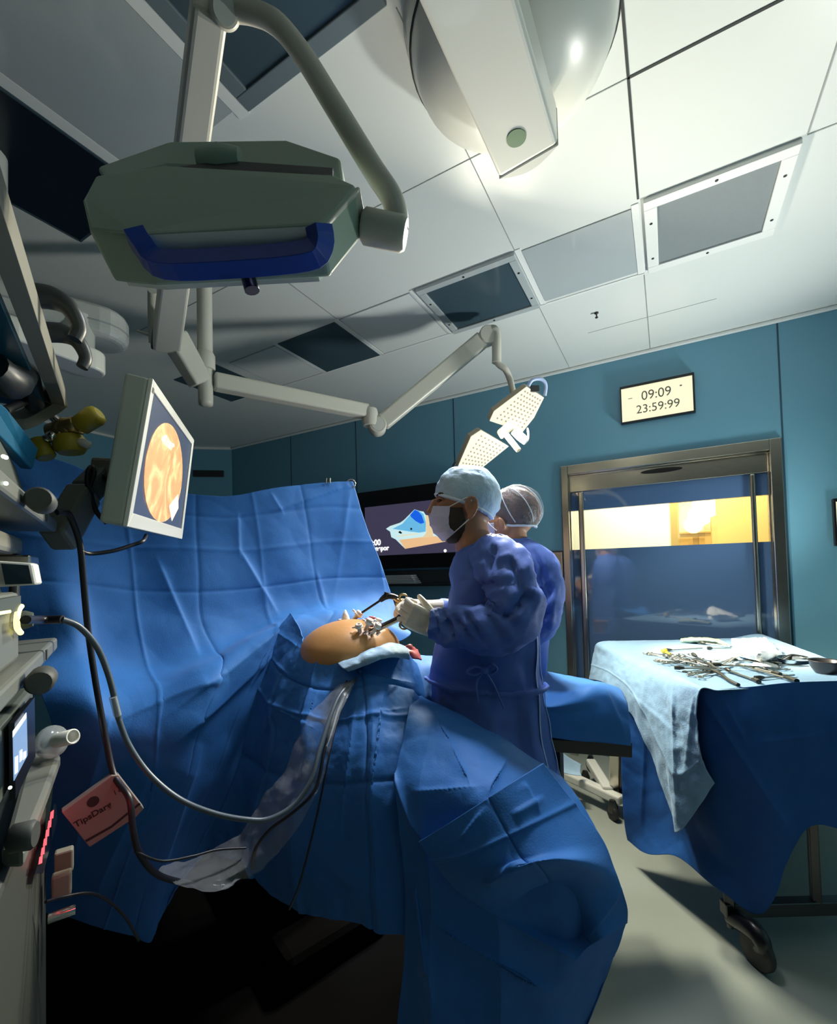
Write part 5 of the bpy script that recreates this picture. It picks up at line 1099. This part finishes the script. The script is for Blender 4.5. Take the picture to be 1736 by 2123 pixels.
# trunk, arms and legs of the same body
b.tube([P(992, 1150, 1.56), P(1010, 1220, 1.55), P(1015, 1330, 1.55), P(1020, 1420, 1.55)], [0.095, 0.11, 0.10, 0.085], 24, sub=4)
b.tube([P(1020, 1165, 1.45), P(1060, 1215, 1.39), P(1052, 1285, 1.36), P(985, 1298, 1.37), P(915, 1297, 1.385)], [0.062, 0.055, 0.045, 0.040, 0.028], 16, sub=4)
b.tube([P(980, 1175, 1.66), P(985, 1250, 1.69), P(950, 1275, 1.68), P(900, 1263, 1.645)], [0.062, 0.05, 0.042, 0.028], 16, sub=4)
hip = P(1030, 1450, 1.55)
for s_ in (-1, 1):
    h0 = hip+CF*0.05*s_
    b.tube([h0, np.array((h0[0], h0[1], 0.5)), np.array((h0[0], h0[1], 0.08))], [0.048, 0.046, 0.040], 16, sub=4)
b.build('body', 'skin', sg, remesh=0.0048, smooth_it=4)
for s_ in (-1, 1):
    h0 = hip+CF*0.05*s_; fo = np.array((h0[0], h0[1], 0))
    b = MB(); b.tube([np.array((h0[0], h0[1], 0.72)), np.array((h0[0], h0[1], 0.4)), np.array((h0[0], h0[1], 0.07))], [0.055, 0.058, 0.062], 18, sub=4); b.build('trouser_leg', 'gown', sg)
    FX = _n(np.array((FW[0], FW[1], 0))); b = MB(); b.ball(fo+FX*0.05+TZ*0.045, (0.135, 0.05, 0.045), [FX, np.cross(TZ, FX), TZ], 20, 10); b.build('shoe', 'white_enamel', sg)
# eye and brow
b = MB(); b.ball(P(911, 1038, 1.512), (0.008, 0.010, 0.0055), [FW, LT, HU], 12, 8); b.build('eye', 'eye', sg)
b = MB(); b.tube([P(906, 1027, 1.52), P(914, 1023, 1.505), P(926, 1025, 1.492)], [0.003, 0.0045, 0.0025], 8, sub=4); b.build('eyebrow', 'beard', sg)
b = MB(); b.tube([P(905, 1038, 1.514), P(912, 1033, 1.506), P(921, 1037, 1.504)], [0.002, 0.003, 0.002], 8, sub=4); b.build('eyelid', 'skin', sg)
# beard along the jaw
gb = sgrid([[P(932, 1052, 1.487), P(946, 1052, 1.478), P(958, 1052, 1.476)], [P(930, 1075, 1.484), P(948, 1076, 1.477), P(965, 1076, 1.484)], [P(932, 1098, 1.488), P(950, 1098, 1.484), P(964, 1094, 1.492)], [P(926, 1118, 1.51), P(944, 1118, 1.50), P(960, 1110, 1.505)], [P(930, 1126, 1.54), P(946, 1126, 1.53), P(962, 1120, 1.53)]], 8, 8)
gb = crumple(gb, 0.003, 60, 3)
MB().grid(gb).build('beard', 'beard', sg, solid=0.004)
# cap
cc = P(969, 1033, 1.55); rr = (0.115, 0.087, 0.114)
def capgrid(c, F_, L_, U_, r, lim, na=64, nt=26, amp=0.006, scale=22, seed=1, lift=0.0):
    G = []
    for i in range(nt):
        row = []
        for j in range(na+1):
            ph = 2*math.pi*j/na; th = lim(ph)*i/(nt-1)
            puff = 1.0+0.05*math.sin(math.pi*min(1, i/(nt-1)))+lift
            row.append(c+(F_*math.cos(ph)*math.sin(th)*r[0]+L_*math.sin(ph)*math.sin(th)*r[1]+U_*math.cos(th)*r[2])*puff)
        G.append(row)
    G = np.array(G); G2 = crumple(G, amp, scale, seed); G2[:, -1] = G2[:, 0]; G2[0] = G2[0].mean(axis=0); return G2
def lim_s(ph):
    c_ = math.cos(ph); return math.radians(83+ (0 if c_ > 0 else 0)+ 24*(1-c_)/2*2*1.15)
gc_ = capgrid(cc, FW, LT, HU, rr, lim_s, amp=0.0065, scale=24, seed=9)
cp = MB().grid(gc_).build('cap', 'cap_cloth', sg, solid=0.002); cp['label'] = 'pale blue cloth cap'
b = MB(); b.tube([p for p in gc_[-2]], 0.0042, 8, cap=False); b.build('cap_band', 'cap_band', sg)
# mask
mk = [[(916, 1054, 1.605), (903, 1050, 1.585), (897, 1049, 1.55), (905, 1049, 1.512), (920, 1049, 1.494), (934, 1049, 1.484)],
      [(912, 1076, 1.61), (897, 1074, 1.585), (890, 1073, 1.55), (900, 1073, 1.508), (916, 1074, 1.490), (931, 1075, 1.480)],
      [(918, 1098, 1.61), (904, 1100, 1.585), (898, 1100, 1.55), (907, 1100, 1.510), (920, 1097, 1.490), (933, 1093, 1.481)],
      [(932, 1117, 1.595), (922, 1122, 1.57), (917, 1122, 1.55), (923, 1121, 1.517), (933, 1113, 1.497), (944, 1104, 1.485)]]
GM = sgrid(pix(mk), 10, 12); GM = creases(GM, (), (-0.30, -0.52, -0.72), 0.004, 1.0); GM = crumple(GM, 0.002, 30, 2)
mo = MB().grid(GM).build('mask', 'mask_cloth', sg, solid=0.0022); mo['label'] = 'lilac pleated face mask'
b = MB(); b.tube([P(933, 1050, 1.478), P(950, 1041, 1.466), P(968, 1032, 1.46), P(984, 1034, 1.462), P(990, 1050, 1.464)], 0.0018, 6, sub=6); b.build('ear_loop', 'mask_loop', sg)
b = MB(); b.tube([P(943, 1103, 1.482), P(962, 1086, 1.470), P(980, 1068, 1.462), P(990, 1052, 1.462)], 0.0018, 6, sub=6); b.build('ear_loop', 'mask_loop', sg)
# gown
rg = [ringpts((945, 1147), (1017, 1100), 1.55, 0.070), ringpts((938, 1160), (1050, 1106), 1.55, 0.115), ringpts((930, 1186), (1083, 1130), 1.55, 0.165), ringpts((924, 1226), (1100, 1182), 1.55, 0.175, ex=2.3),
      ringpts((915, 1272), (1110, 1250), 1.55, 0.165, ex=2.4), ringpts((902, 1322), (1116, 1320), 1.55, 0.155, ex=2.4), ringpts((894, 1382), (1121, 1390), 1.55, 0.148, ex=2.4), ringpts((896, 1440), (1130, 1450), 1.55, 0.155, ex=2.4),
      ringpts((902, 1520), (1146, 1530), 1.55, 0.16, ex=2.3), ringpts((912, 1600), (1163, 1610), 1.55, 0.165, ex=2.3), ringpts((920, 1700), (1170, 1706), 1.55, 0.17), ringpts((928, 1830), (1172, 1830), 1.55, 0.17)]
GG = loft(rg, 12, 0.020, 6.0, 71, (1, 1, 0.42), 0.006)
N_ = gnormals(GG); n_, m_ = GG.shape[:2]; vv = np.linspace(0, 1, n_); uu = np.linspace(0, 2*math.pi, m_)
fo_ = (np.abs(np.sin(uu*6.0+0.9*np.sin(uu*2)))-0.5)[None, :]*np.clip((vv-0.52)/0.2, 0, 1)[:, None]*0.020
GG = GG+N_*fo_[:, :, None]; wi = np.exp(-((vv-0.585)/0.012)**2)[:, None]*-0.012; GG = GG+gnormals(GG)*wi[:, :, None]
GG = foldlines(GG, ((1012, 1118, 945, 1235, 0.024, 16), (935, 1190, 925, 1330, 0.020, 14), (1015, 1395, 1064, 1560, 0.034, 22), (980, 1395, 972, 1520, 0.027, 16), (948, 1390, 928, 1580, 0.031, 20), (1062, 1400, 1104, 1620, 0.034, 22), (1095, 1330, 1125, 1600, 0.027, 18), (1090, 1150, 1112, 1300, 0.027, 14), (905, 1390, 905, 1500, 0.017, 14)))
GG[:, -1] = GG[:, 0]
gw = MB().grid(GG).build('gown', 'gown', sg, solid=0.003)
sl = sleeve([P(1012, 1152, 1.49), P(1040, 1178, 1.43), P(1062, 1225, 1.375), P(1052, 1282, 1.345), P(1000, 1299, 1.35), P(952, 1299, 1.37), P(922, 1297, 1.38), P(898, 1295, 1.385)], [0.060, 0.080, 0.082, 0.078, 0.068, 0.058, 0.046, 0.031], 81, 0.024, 9, seg=72, fl=((1052, 1150, 1112, 1255, 0.027, 14), (945, 1222, 1102, 1192, 0.027, 16), (1108, 1232, 1035, 1296, 0.037, 16), (985, 1232, 1095, 1305, 0.027, 14), (935, 1268, 985, 1338, 0.031, 12), (958, 1256, 1012, 1345, 0.031, 13), (916, 1258, 950, 1345, 0.024, 9), (1000, 1250, 1062, 1350, 0.031, 16), (1030, 1130, 1010, 1200, 0.020, 12), (905, 1262, 912, 1335, 0.017, 7)))
sl.build('sleeve', 'gown', sg)
sleeve([P(985, 1165, 1.63), P(985, 1240, 1.68), P(955, 1272, 1.68), P(910, 1265, 1.655)], [0.075, 0.07, 0.058, 0.036], 83, 0.010, 10).build('sleeve', 'gown', sg)
b = MB(); b.tube([P(928+0, 1249, 1.335), P(917, 1290, 1.330), P(930, 1342, 1.345)], 0.0012, 6, sub=4)
# seam, collar and back edges
b = MB(); b.tube([p for p in GG[1]][:-1]+[GG[1][0]], 0.0045, 8, cap=False); b.build('collar', 'gown', sg)
def ontors(v, deg, off=0.004):
    i = int(v*(n_-1)); j = int((deg % 360)/360*(m_-1)); return GG[i, j]+gnormals(GG)[i, j]*off*(-1 if np.dot(gnormals(GG)[i, j], GG[i, j]-GG[i].mean(axis=0)) < 0 else 1)
for dg, w_ in ((322, 0.004), (338, 0.003)):
    b = MB(); b.tube([ontors(v, dg, 0.004) for v in np.linspace(0.06, 0.97, 26)], w_, 8, sub=3, flat=0.5); e_ = b.build('back_edge', 'gown_edge', sg); e_['label'] = 'pale edge of the gown back'
# waist tie with bow
vb = 0.585
belt = [ontors(vb, dg, 0.007) for dg in np.linspace(180, 352, 26)]
b = MB(); b.tube(belt, 0.006, 8, flat=1.5, cap=True); wt = b.build('waist_tie', 'gown', sg)
kn = P(1005, 1389, 1.383)
b = MB(); b.ball(kn, (0.014, 0.012, 0.012), [CR, CD, CF], 12, 8)
b.tube([kn, kn-CR*0.03-CD*0.012, kn-CR*0.055+CD*0.006, kn-CR*0.03+CD*0.014, kn], [0.006, 0.009, 0.008, 0.009, 0.006], 8, sub=5, flat=0.5)
b.tube([kn, kn+CR*0.02-CD*0.018, kn+CR*0.038-CD*0.004, kn+CR*0.02+CD*0.012, kn], [0.006, 0.009, 0.008, 0.009, 0.006], 8, sub=5, flat=0.5)
b.tube([kn, kn-CR*0.025+CD*0.04, kn-CR*0.02+CD*0.10], [0.006, 0.007, 0.005], 8, sub=5, flat=0.5)
b.tube([kn, kn+CR*0.03+CD*0.05, kn+CR*0.06+CD*0.12], [0.006, 0.007, 0.005], 8, sub=5, flat=0.5); b.build('bow', 'gown', wt)
# hands
Wn = P(903, 1301, 1.385)
hand(Wn, -CR*0.86-CD*0.42+CF*0.05, -CF-CD*0.35, -CD*0.85+CR*0.35-CF*0.1, 0.98, (40, 72, 50), thumb=(0.85, 0.35, -0.45), parent=sg)
Wf = P(884, 1258, 1.635)
hand(Wf, -CR*0.95-CD*0.05-CF*0.18, -CD*0.55+CF*0.75, -CD*0.5-CF*0.75, 0.95, (45, 75, 50), thumb=(0.8, 0.25, -0.5), parent=sg)

# ---- second person behind
ft2 = P(1075, 1500, 1.98)
s2 = thing('person', 'person half hidden behind the masked surgeon, brown hair under a clear cap', 'person', (ft2[0], ft2[1], 0))
h2 = P(1064, 1064, 1.95); F2 = _n(-CR*0.85+CD*0.50+CF*0.1); L2 = _n(-CF-F2*(-CF).dot(F2)); U2 = np.cross(F2, L2); U2 = U2 if U2[2] > 0 else -U2
b = MB(); b.ball(h2, (0.094, 0.07, 0.102), [F2, L2, U2], 28, 18); b.ball(P(1036, 1092, 1.94), (0.055, 0.055, 0.07), [F2, L2, U2], 20, 14)
b.tube([P(1062, 1090, 1.95), P(1066, 1150, 1.96)], [0.055, 0.07], 18)
b.ball(P(1040, 1084, 1.878), (0.016, 0.010, 0.028), [F2, L2, U2], 14, 10)
b.tube([P(1066, 1140, 1.96), P(1070, 1250, 1.97), P(1072, 1450, 1.98)], [0.095, 0.11, 0.10], 20, sub=4)
b.tube([P(1100, 1165, 1.87), P(1122, 1245, 1.83), P(1095, 1310, 1.82), P(1010, 1320, 1.85)], [0.058, 0.05, 0.04, 0.03], 16, sub=4)
hp2 = P(1074, 1450, 1.98)
for s_ in (-1, 1):
    h0 = hp2+CF*0.085*s_; b.tube([h0, np.array((h0[0], h0[1], 0.5)), np.array((h0[0], h0[1], 0.08))], [0.09, 0.058, 0.04], 16, sub=4)
b.build('body', 'skin', s2, remesh=0.006, smooth_it=4)
for s_ in (-1, 1):
    h0 = hp2+CF*0.085*s_; fo = np.array((h0[0], h0[1], 0)); FX = _n(np.array((F2[0], F2[1], 0)))
    b = MB(); b.tube([np.array((h0[0], h0[1], 0.7)), np.array((h0[0], h0[1], 0.4)), np.array((h0[0], h0[1], 0.07))], [0.10, 0.08, 0.075], 18, sub=4); b.build('trouser_leg', 'gown', s2)
    b = MB(); b.ball(fo+FX*0.05+TZ*0.045, (0.13, 0.048, 0.045), [FX, np.cross(TZ, FX), TZ], 20, 10); b.build('shoe', 'white_enamel', s2)
def lim2(ph): return math.radians(74+84*((1-math.cos(ph))/2)**0.62)
gh = capgrid(h2-F2*0.006, F2, L2, U2, (0.108, 0.082, 0.110), lim2, amp=0.008, scale=26, seed=12)
hr = MB().grid(gh).build('hair', 'hair', s2, solid=0.003)
gc2 = capgrid(h2-F2*0.012, F2, L2, U2, (0.122, 0.090, 0.118), lim2, amp=0.010, scale=24, seed=15)
cp = MB().grid(gc2).build('cap', 'cap_clear', s2); cp['label'] = 'clear wrinkled cap over brown hair'
b = MB(); b.tube([p for p in gc2[-1]], 0.005, 8, cap=False); b.build('cap_band', 'cap_band', s2)
b = MB()
for a_ in (0.6, 1.3, 2.0, 2.6, 3.6):
    j = int(a_/(2*math.pi)*(gc2.shape[1]-1)); b.tube([gc2[i, j] for i in range(2, gc2.shape[0]-1, 3)], [0.0022]*len(range(2, gc2.shape[0]-1, 3)), 6, sub=3)
b.build('cap_pleats', 'cap_band', s2)
b = MB(); b.tube([P(1030, 1100, 1.86), P(1018, 1090, 1.87), P(1012, 1082, 1.89)], 0.002, 6, sub=3); b.build('ear_loop', 'mask_loop', s2)
GMm = sgrid(pix([[(1024, 1084, 1.88), (1008, 1086, 1.92), (1004, 1088, 1.96)], [(1026, 1104, 1.88), (1008, 1106, 1.92), (1003, 1108, 1.96)], [(1034, 1124, 1.89), (1016, 1128, 1.92), (1012, 1130, 1.96)]]), 8, 8)
MB().grid(GMm).build('mask', 'mask_cloth', s2, solid=0.002)
rg = [ringpts((1032, 1122), (1096, 1112), 1.95, 0.07), ringpts((1010, 1142), (1118, 1130), 1.95, 0.11), ringpts((998, 1172), (1140, 1160), 1.95, 0.15), ringpts((992, 1230), (1148, 1230), 1.96, 0.16), ringpts((988, 1300), (1143, 1310), 1.96, 0.155),
      ringpts((988, 1380), (1136, 1390), 1.97, 0.15), ringpts((992, 1470), (1140, 1470), 1.97, 0.155), ringpts((1000, 1600), (1150, 1600), 1.97, 0.16), ringpts((1005, 1740), (1155, 1740), 1.97, 0.16)]
G2_ = loft(rg, 9, 0.014, 7, 91, (1, 1, 0.5), 0.005)
MB().grid(G2_).build('gown', 'gown', s2, solid=0.003)
sleeve([P(1082, 1142, 1.92), P(1112, 1170, 1.87), P(1128, 1225, 1.835), P(1118, 1285, 1.81), P(1078, 1318, 1.815), P(1020, 1322, 1.85)], [0.05, 0.070, 0.070, 0.066, 0.056, 0.04], 95, 0.018, 9, seg=64, fl=((1108, 1140, 1152, 1240, 0.031, 10), (1150, 1215, 1100, 1300, 0.037, 11), (1120, 1180, 1140, 1330, 0.027, 9), (1146, 1260, 1110, 1330, 0.031, 9))).build('sleeve', 'gown', s2)
hand(P(1000, 1318, 1.86), -CR, -CD, -CF, 0.92, parent=s2)
MB().tube([P(1094, 1120, 1.87), P(1112, 1146, 1.84), P(1134, 1190, 1.83)], 0.006, 8, sub=4, flat=0.6).build('gown_strap', 'gown', s2)
# ---------------------------------------------------------------- laparoscopic instruments and ports
t = thing('laparoscopic_grasper', 'thin black shafted instrument with ring grip in the surgeon far hand', 'instrument', P(738, 1279, 1.60))
b = MB(); b.tube([P(736, 1280, 1.60), P(796, 1240, 1.605)], 0.0042, 12); b.build('shaft', 'black_plastic', t)
b = MB(); b.tube([P(788, 1246, 1.602), P(800, 1237, 1.605), P(812, 1236, 1.607), P(824, 1240, 1.61)], [0.007, 0.012, 0.011, 0.009], 12, sub=4); b.tube([P(799, 1240, 1.60), P(802, 1228, 1.60)], [0.007, 0.0085], 10); b.build('handle_block', 'black_plastic', t)
b = MB(); b.tube([P(832+11*math.cos(a), 1254+11*math.sin(a), 1.605) for a in np.linspace(0, 2*math.pi, 24)], 0.0045, 8, cap=False)
b.tube([P(836+8*math.cos(a), 1239+7*math.sin(a), 1.60) for a in np.linspace(0, 2*math.pi, 24)], 0.004, 8, cap=False); b.build('finger_rings', 'gold_metal', t)
b = MB(); b.tube([P(818, 1240, 1.607), P(826, 1246, 1.605), P(832, 1244, 1.602)], 0.007, 10, sub=4); b.build('grip_joint', 'gold_metal', t)
t = thing('laparoscopic_grasper', 'double black and steel shafted instrument held in the near gloved hand over the belly', 'instrument', P(772, 1307, 1.46))
b = MB(); b.tube([P(768, 1308, 1.47), P(835, 1276, 1.43)], 0.0058, 12); b.build('shaft', 'instrument_dark', t)
b = MB(); b.tube([P(780, 1309, 1.455), P(840, 1280, 1.42)], 0.0045, 12); b.build('shaft', 'instrument_steel', t)
b = MB(); b.tube([P(826, 1281, 1.425), P(842, 1272, 1.41), P(852, 1268, 1.405), P(858, 1264, 1.405)], [0.008, 0.012, 0.010, 0.006], 12, sub=4); b.tube([P(840, 1276, 1.41), P(846, 1288, 1.395), P(842, 1296, 1.39)], [0.007, 0.007, 0.006], 10, sub=4); b.build('handle', 'black_plastic', t)
b = MB(); b.tube([P(838+9*math.cos(a), 1296+8*math.sin(a), 1.395) for a in np.linspace(0, 2*math.pi, 20)], 0.0035, 8, cap=False); b.build('finger_ring', 'gold_metal', t)
def port(x, y, d, ax, h, r, m, label, name='trocar_port'):
    o = P(x, y, d); t = thing(name, label, 'port', o, 'ports in the bare belly')
    MB().lathe([(r*0.55, -0.01), (r*0.6, h*0.35), (r, h*0.45), (r*1.05, h*0.9), (r*0.8, h), (r*0.45, h), (r*0.4, h*0.8), (0, h*0.75)], o, ax, 20).build('port_body', m, t)
    MB().lathe([(r*1.05, h*0.5), (r*1.25, h*0.55), (r*1.25, h*0.65), (r*1.05, h*0.7)], o, ax, 20).build('port_collar', 'gauze', t)
    s_ = _n(np.cross(ax, CF)); MB().tube([o+ax*h*0.6+s_*r, o+ax*h*0.6+s_*r*2.0], r*0.28, 8).build('side_tap', m, t)
ax0 = _n(TZ+CR*0.5-CF*0.2)
port(760, 1302, 1.455, ax0, 0.034, 0.012, 'port_white', 'white port in the belly where the double shafted instrument enters')
port(746, 1308, 1.45, _n(TZ-CR*0.1-CF*0.4), 0.026, 0.011, 'port_white', 'leftmost white port of the cluster near the top of the bare belly')
port(776, 1308, 1.445, _n(TZ+CR*0.7-CF*0.3), 0.030, 0.011, 'port_white', 'white port at the right of the cluster just under the instrument shafts')
port(771, 1294, 1.49, _n(TZ+CR*0.1), 0.026, 0.011, 'port_red', 'red and white port behind the white ones on the belly')
port(782, 1295, 1.495, _n(TZ+CR*0.4), 0.022, 0.011, 'port_white', 'rear white port right of the red one on the belly')
port(735, 1283, 1.60, _n(TZ+CR*0.9), 0.034, 0.013, 'port_white', 'white port on the far belly rim where the thin black shaft enters')
t = thing('port_sleeve', 'pointed white plastic piece standing on the far rim of the bare belly', 'port', P(718, 1284, 1.60), 'ports in the bare belly')
MB().lathe([(0.016, -0.006), (0.014, 0.004), (0.012, 0.014), (0.004, 0.034), (0.0, 0.036)], P(717, 1285, 1.60), _n(TZ-CR*0.05), 18).build('cone', 'gauze', t)
MB().lathe([(0.018, -0.006), (0.02, 0.0), (0.017, 0.004)], P(712, 1286, 1.60), TZ, 18).build('flange', 'port_white', t)
for k_, (x, y) in enumerate(((755, 1314), (764, 1316), (781, 1316))):
    o = P(x, y, 1.438); t = thing('stopcock', ('small white tap lowest at the left of the belly ports', 'small white tap between its two neighbours below the belly ports', 'small white tap right below the instrument shafts on the belly')[k_], 'tap', o, 'small taps on the belly')
    MB().tube([o, o+CR*0.012-CD*0.010], [0.005, 0.0038], 10).build('tap_body', 'port_white', t); MB().tube([o+CR*0.004-CD*0.006-CF*0.006, o+CR*0.004-CD*0.006+CF*0.006], 0.0028, 8).build('tap_lever', 'port_red', t)
o = P(850, 1350, 1.66); t = thing('red_cloth', 'dark red stained swab between the belly and the surgeon gown', 'swab', o)
G_ = sgrid(pix([[(838, 1340, 1.60), (852, 1336, 1.62), (868, 1346, 1.64)], [(840, 1350, 1.58), (856, 1350, 1.60), (872, 1356, 1.62)], [(842, 1360, 1.57), (858, 1364, 1.58), (876, 1366, 1.6)]]), 6, 6); G_ = crumple(G_, 0.008, 30, 2)
MB().grid(G_).build('swab', 'port_red', t, solid=0.004)

# ---------------------------------------------------------------- cables, hose, pouch, carton
def cable(name, pts, r, m, label, cat='cable', sub=10, seg=10, parts=()):
    o = MB().tube([P(*p) for p in pts], r, seg, sub=sub).build(name, m); tag(o, label, cat)
    return o
t = thing('light_cable', 'grey light cable looping from the glowing yellow light source up to the patient drape', 'cable', P(60, 1285, .86))
lc = [(128, 1284, .90), (165, 1300, .93), (200, 1340, .96), (222, 1390, .98), (236, 1440, .99), (246, 1490, 1.0), (268, 1545, 1.0), (310, 1605, 1.0), (370, 1655, 1.0), (440, 1685, 1.0), (510, 1699, 1.01), (560, 1697, 1.03), (610, 1668, 1.06), (645, 1618, 1.09), (662, 1560, 1.13), (684, 1490, 1.20), (706, 1440, 1.27), (738, 1408, 1.345)]
b = MB(); b.tube([P(*p) for p in lc[5:]], 0.0058, 12, sub=10); b.build('hose', 'cable_grey', t)
b = MB(); b.tube([P(*p) for p in lc[:6]], 0.0062, 12, sub=10); b.build('clear_sleeve', 'cable_grey', t)
q_ = tpt(53, 1285, 0.005); b = MB(); b.tube([q_, P(80, 1285, .875), P(130, 1284, .90)], [0.007, 0.0085, 0.0085], 12, sub=4); b.build('plug_grip', 'cable_black', t)
b = MB(); b.tube([P(234, 1445, .985), P(244, 1483, .997)], 0.0075, 12); b.build('joint_sleeve', 'tube_clear', t)
cable('monitor_cable', [(118, 1062, .98), (138, 1062, 1.0), (152, 1085, 1.02), (166, 1130, 1.03), (172, 1190, 1.04), (177, 1250, 1.05), (183, 1310, 1.06), (196, 1400, 1.06), (208, 1470, 1.06), (222, 1545, 1.05), (238, 1610, 1.03), (268, 1655, 1.0), (276, 1720, 0.99), (290, 1770, 1.0), (330, 1815, 1.03), (400, 1834, 1.08)], 0.0068, 'cable_black', 'thick black cable dropping from the upper tower shelf past the carton')
cable('monitor_cable', [(168, 1143, 1.03), (190, 1148, 1.06), (235, 1142, 1.10), (275, 1130, 1.14), (296, 1122, 1.16), (303, 1110, 1.20)], 0.005, 'cable_black', 'black cable swinging below the white monitor')
cable('monitor_cable', [(196, 1022, 1.2), (182, 1005, 1.19), (183, 978, 1.19), (191, 968, 1.2), (195, 982, 1.2), (187, 1015, 1.2), (200, 1060, 1.21), (222, 1085, 1.22)], 0.0065, 'cable_black', 'black cable loop standing up behind the lower left corner of the white monitor')
cable('thin_cable', [(95, 1870, .86), (130, 1860, .9), (185, 1852, .95), (225, 1868, 1.0), (262, 1905, 1.05), (288, 1950, 1.1)], 0.003, 'cable_black', 'thin black cable arching from the lower tower socket to the left drape hem')
cable('suction_tube', [(720, 1412, 1.325), (702, 1450, 1.27), (688, 1500, 1.20), (672, 1560, 1.145), (660, 1620, 1.11), (640, 1655, 1.09), (600, 1690, 1.08), (560, 1720, 1.1), (530, 1760, 1.12), (524, 1800, 1.14)], 0.0042, 'cable_black', 'black tube running down the clear pouch in the middle of the drape')
cable('suction_tube', [(726, 1412, 1.33), (712, 1450, 1.275), (698, 1500, 1.205), (684, 1560, 1.145), (668, 1640, 1.105), (648, 1730, 1.085), (622, 1830, 1.11), (600, 1885, 1.14)], 0.0026, 'cable_black', 'thin dark tube hanging lowest down the right side of the clear pouch')
cable('suction_tube', [(734, 1410, 1.34), (716, 1440, 1.29), (700, 1478, 1.235), (690, 1510, 1.195), (676, 1548, 1.155)], 0.0045, 'tube_clear', 'pale clear tube lying beside the black ones at the top of the pouch')
cable('suction_tube', [(280, 1765, .99), (335, 1785, 1.02), (400, 1775, 1.06), (450, 1762, 1.1), (510, 1758, 1.13)], 0.003, 'cable_black', 'slim black tube crossing in front of the clear pouch above its lower rim')
pg = [[(700, 1415, 1.325), (720, 1412, 1.318), (738, 1412, 1.335)], [(630, 1490, 1.285), (668, 1490, 1.225), (702, 1480, 1.225)], [(590, 1590, 1.235), (630, 1590, 1.17), (676, 1575, 1.145)], [(540, 1650, 1.22), (592, 1668, 1.13), (655, 1640, 1.11)], [(500, 1720, 1.20), (555, 1735, 1.13), (612, 1720, 1.10)], [(420, 1768, 1.20), (500, 1790, 1.12), (560, 1790, 1.12)], [(340, 1790, 1.12), (440, 1828, 1.08), (530, 1815, 1.14)], [(330, 1812, 1.08), (430, 1838, 1.05), (500, 1828, 1.12)]]
GP = sgrid([[P(x, y, d-0.022) for x, y, d in r] for r in pg], 14, 12); GP = crumple(GP, 0.012, 11, 44); GP = crumple(GP, 0.004, 34, 45)
tag(MB().grid(GP).build('clear_pouch', 'pouch'), 'wrinkled clear plastic fluid pouch hanging down the front of the patient drape', 'pouch')
# carton lit red by the display
t = thing('carton', 'small pale card box lit red, hanging by the black cable beside the tower', 'box', P(215, 1690, 1.04))
cq = [P(128, 1684, .96), P(232, 1608, 1.02), P(246, 1607, 1.03), P(268, 1632, 1.05), P(268, 1660, 1.05), P(299, 1676, 1.07), P(283, 1694, 1.06), P(186, 1757, .99)]
n = _n(np.cross(cq[1]-cq[0], cq[-1]-cq[0])); n = n if n.dot(CAM-cq[0]) > 0 else -n
cq = [on_plane(*p, cq[0], n) for p in ((128, 1684), (232, 1608), (246, 1607), (299, 1676), (283, 1694), (186, 1757))]
bx = MB().prism(cq, -n*0.022).build('box_body', 'carton', t, bevel=0.002)
ln = [on_plane(*p, cq[0]+n*0.0006, n) for p in ((176, 1742), (230, 1712), (289, 1664), (292, 1667), (232, 1716), (179, 1746))]
MB().prism(ln, n*0.0004).build('printed_line', 'ink', bx)
o = on_plane(193, 1662, cq[0]+n*0.0006, n); MB().lathe([(0.0115, 0), (0.0115, 0.0006)], o, n, 24).build('printed_dot', 'ink', bx)
ex_ = _n(on_plane(214, 1675, cq[0], n)-on_plane(155, 1710, cq[0], n)); ey_ = np.cross(n, ex_)
text('writing', 'TipsDarg', 'ink', bx, on_plane(193, 1689, cq[0]+n*0.001, n), ex_, ey_, 0.019, 0.0003, bold=0.0004)
text('writing', 'l d', 'ink', bx, on_plane(245, 1640, cq[0]+n*0.001, n), ex_, ey_, 0.016, 0.0003)
spot('display_glow', tpt(104, 1716, 0.03), P(165, 1690, .98), 0.9, (1, 0.03, 0.06), 60, 0.5, 0.02)
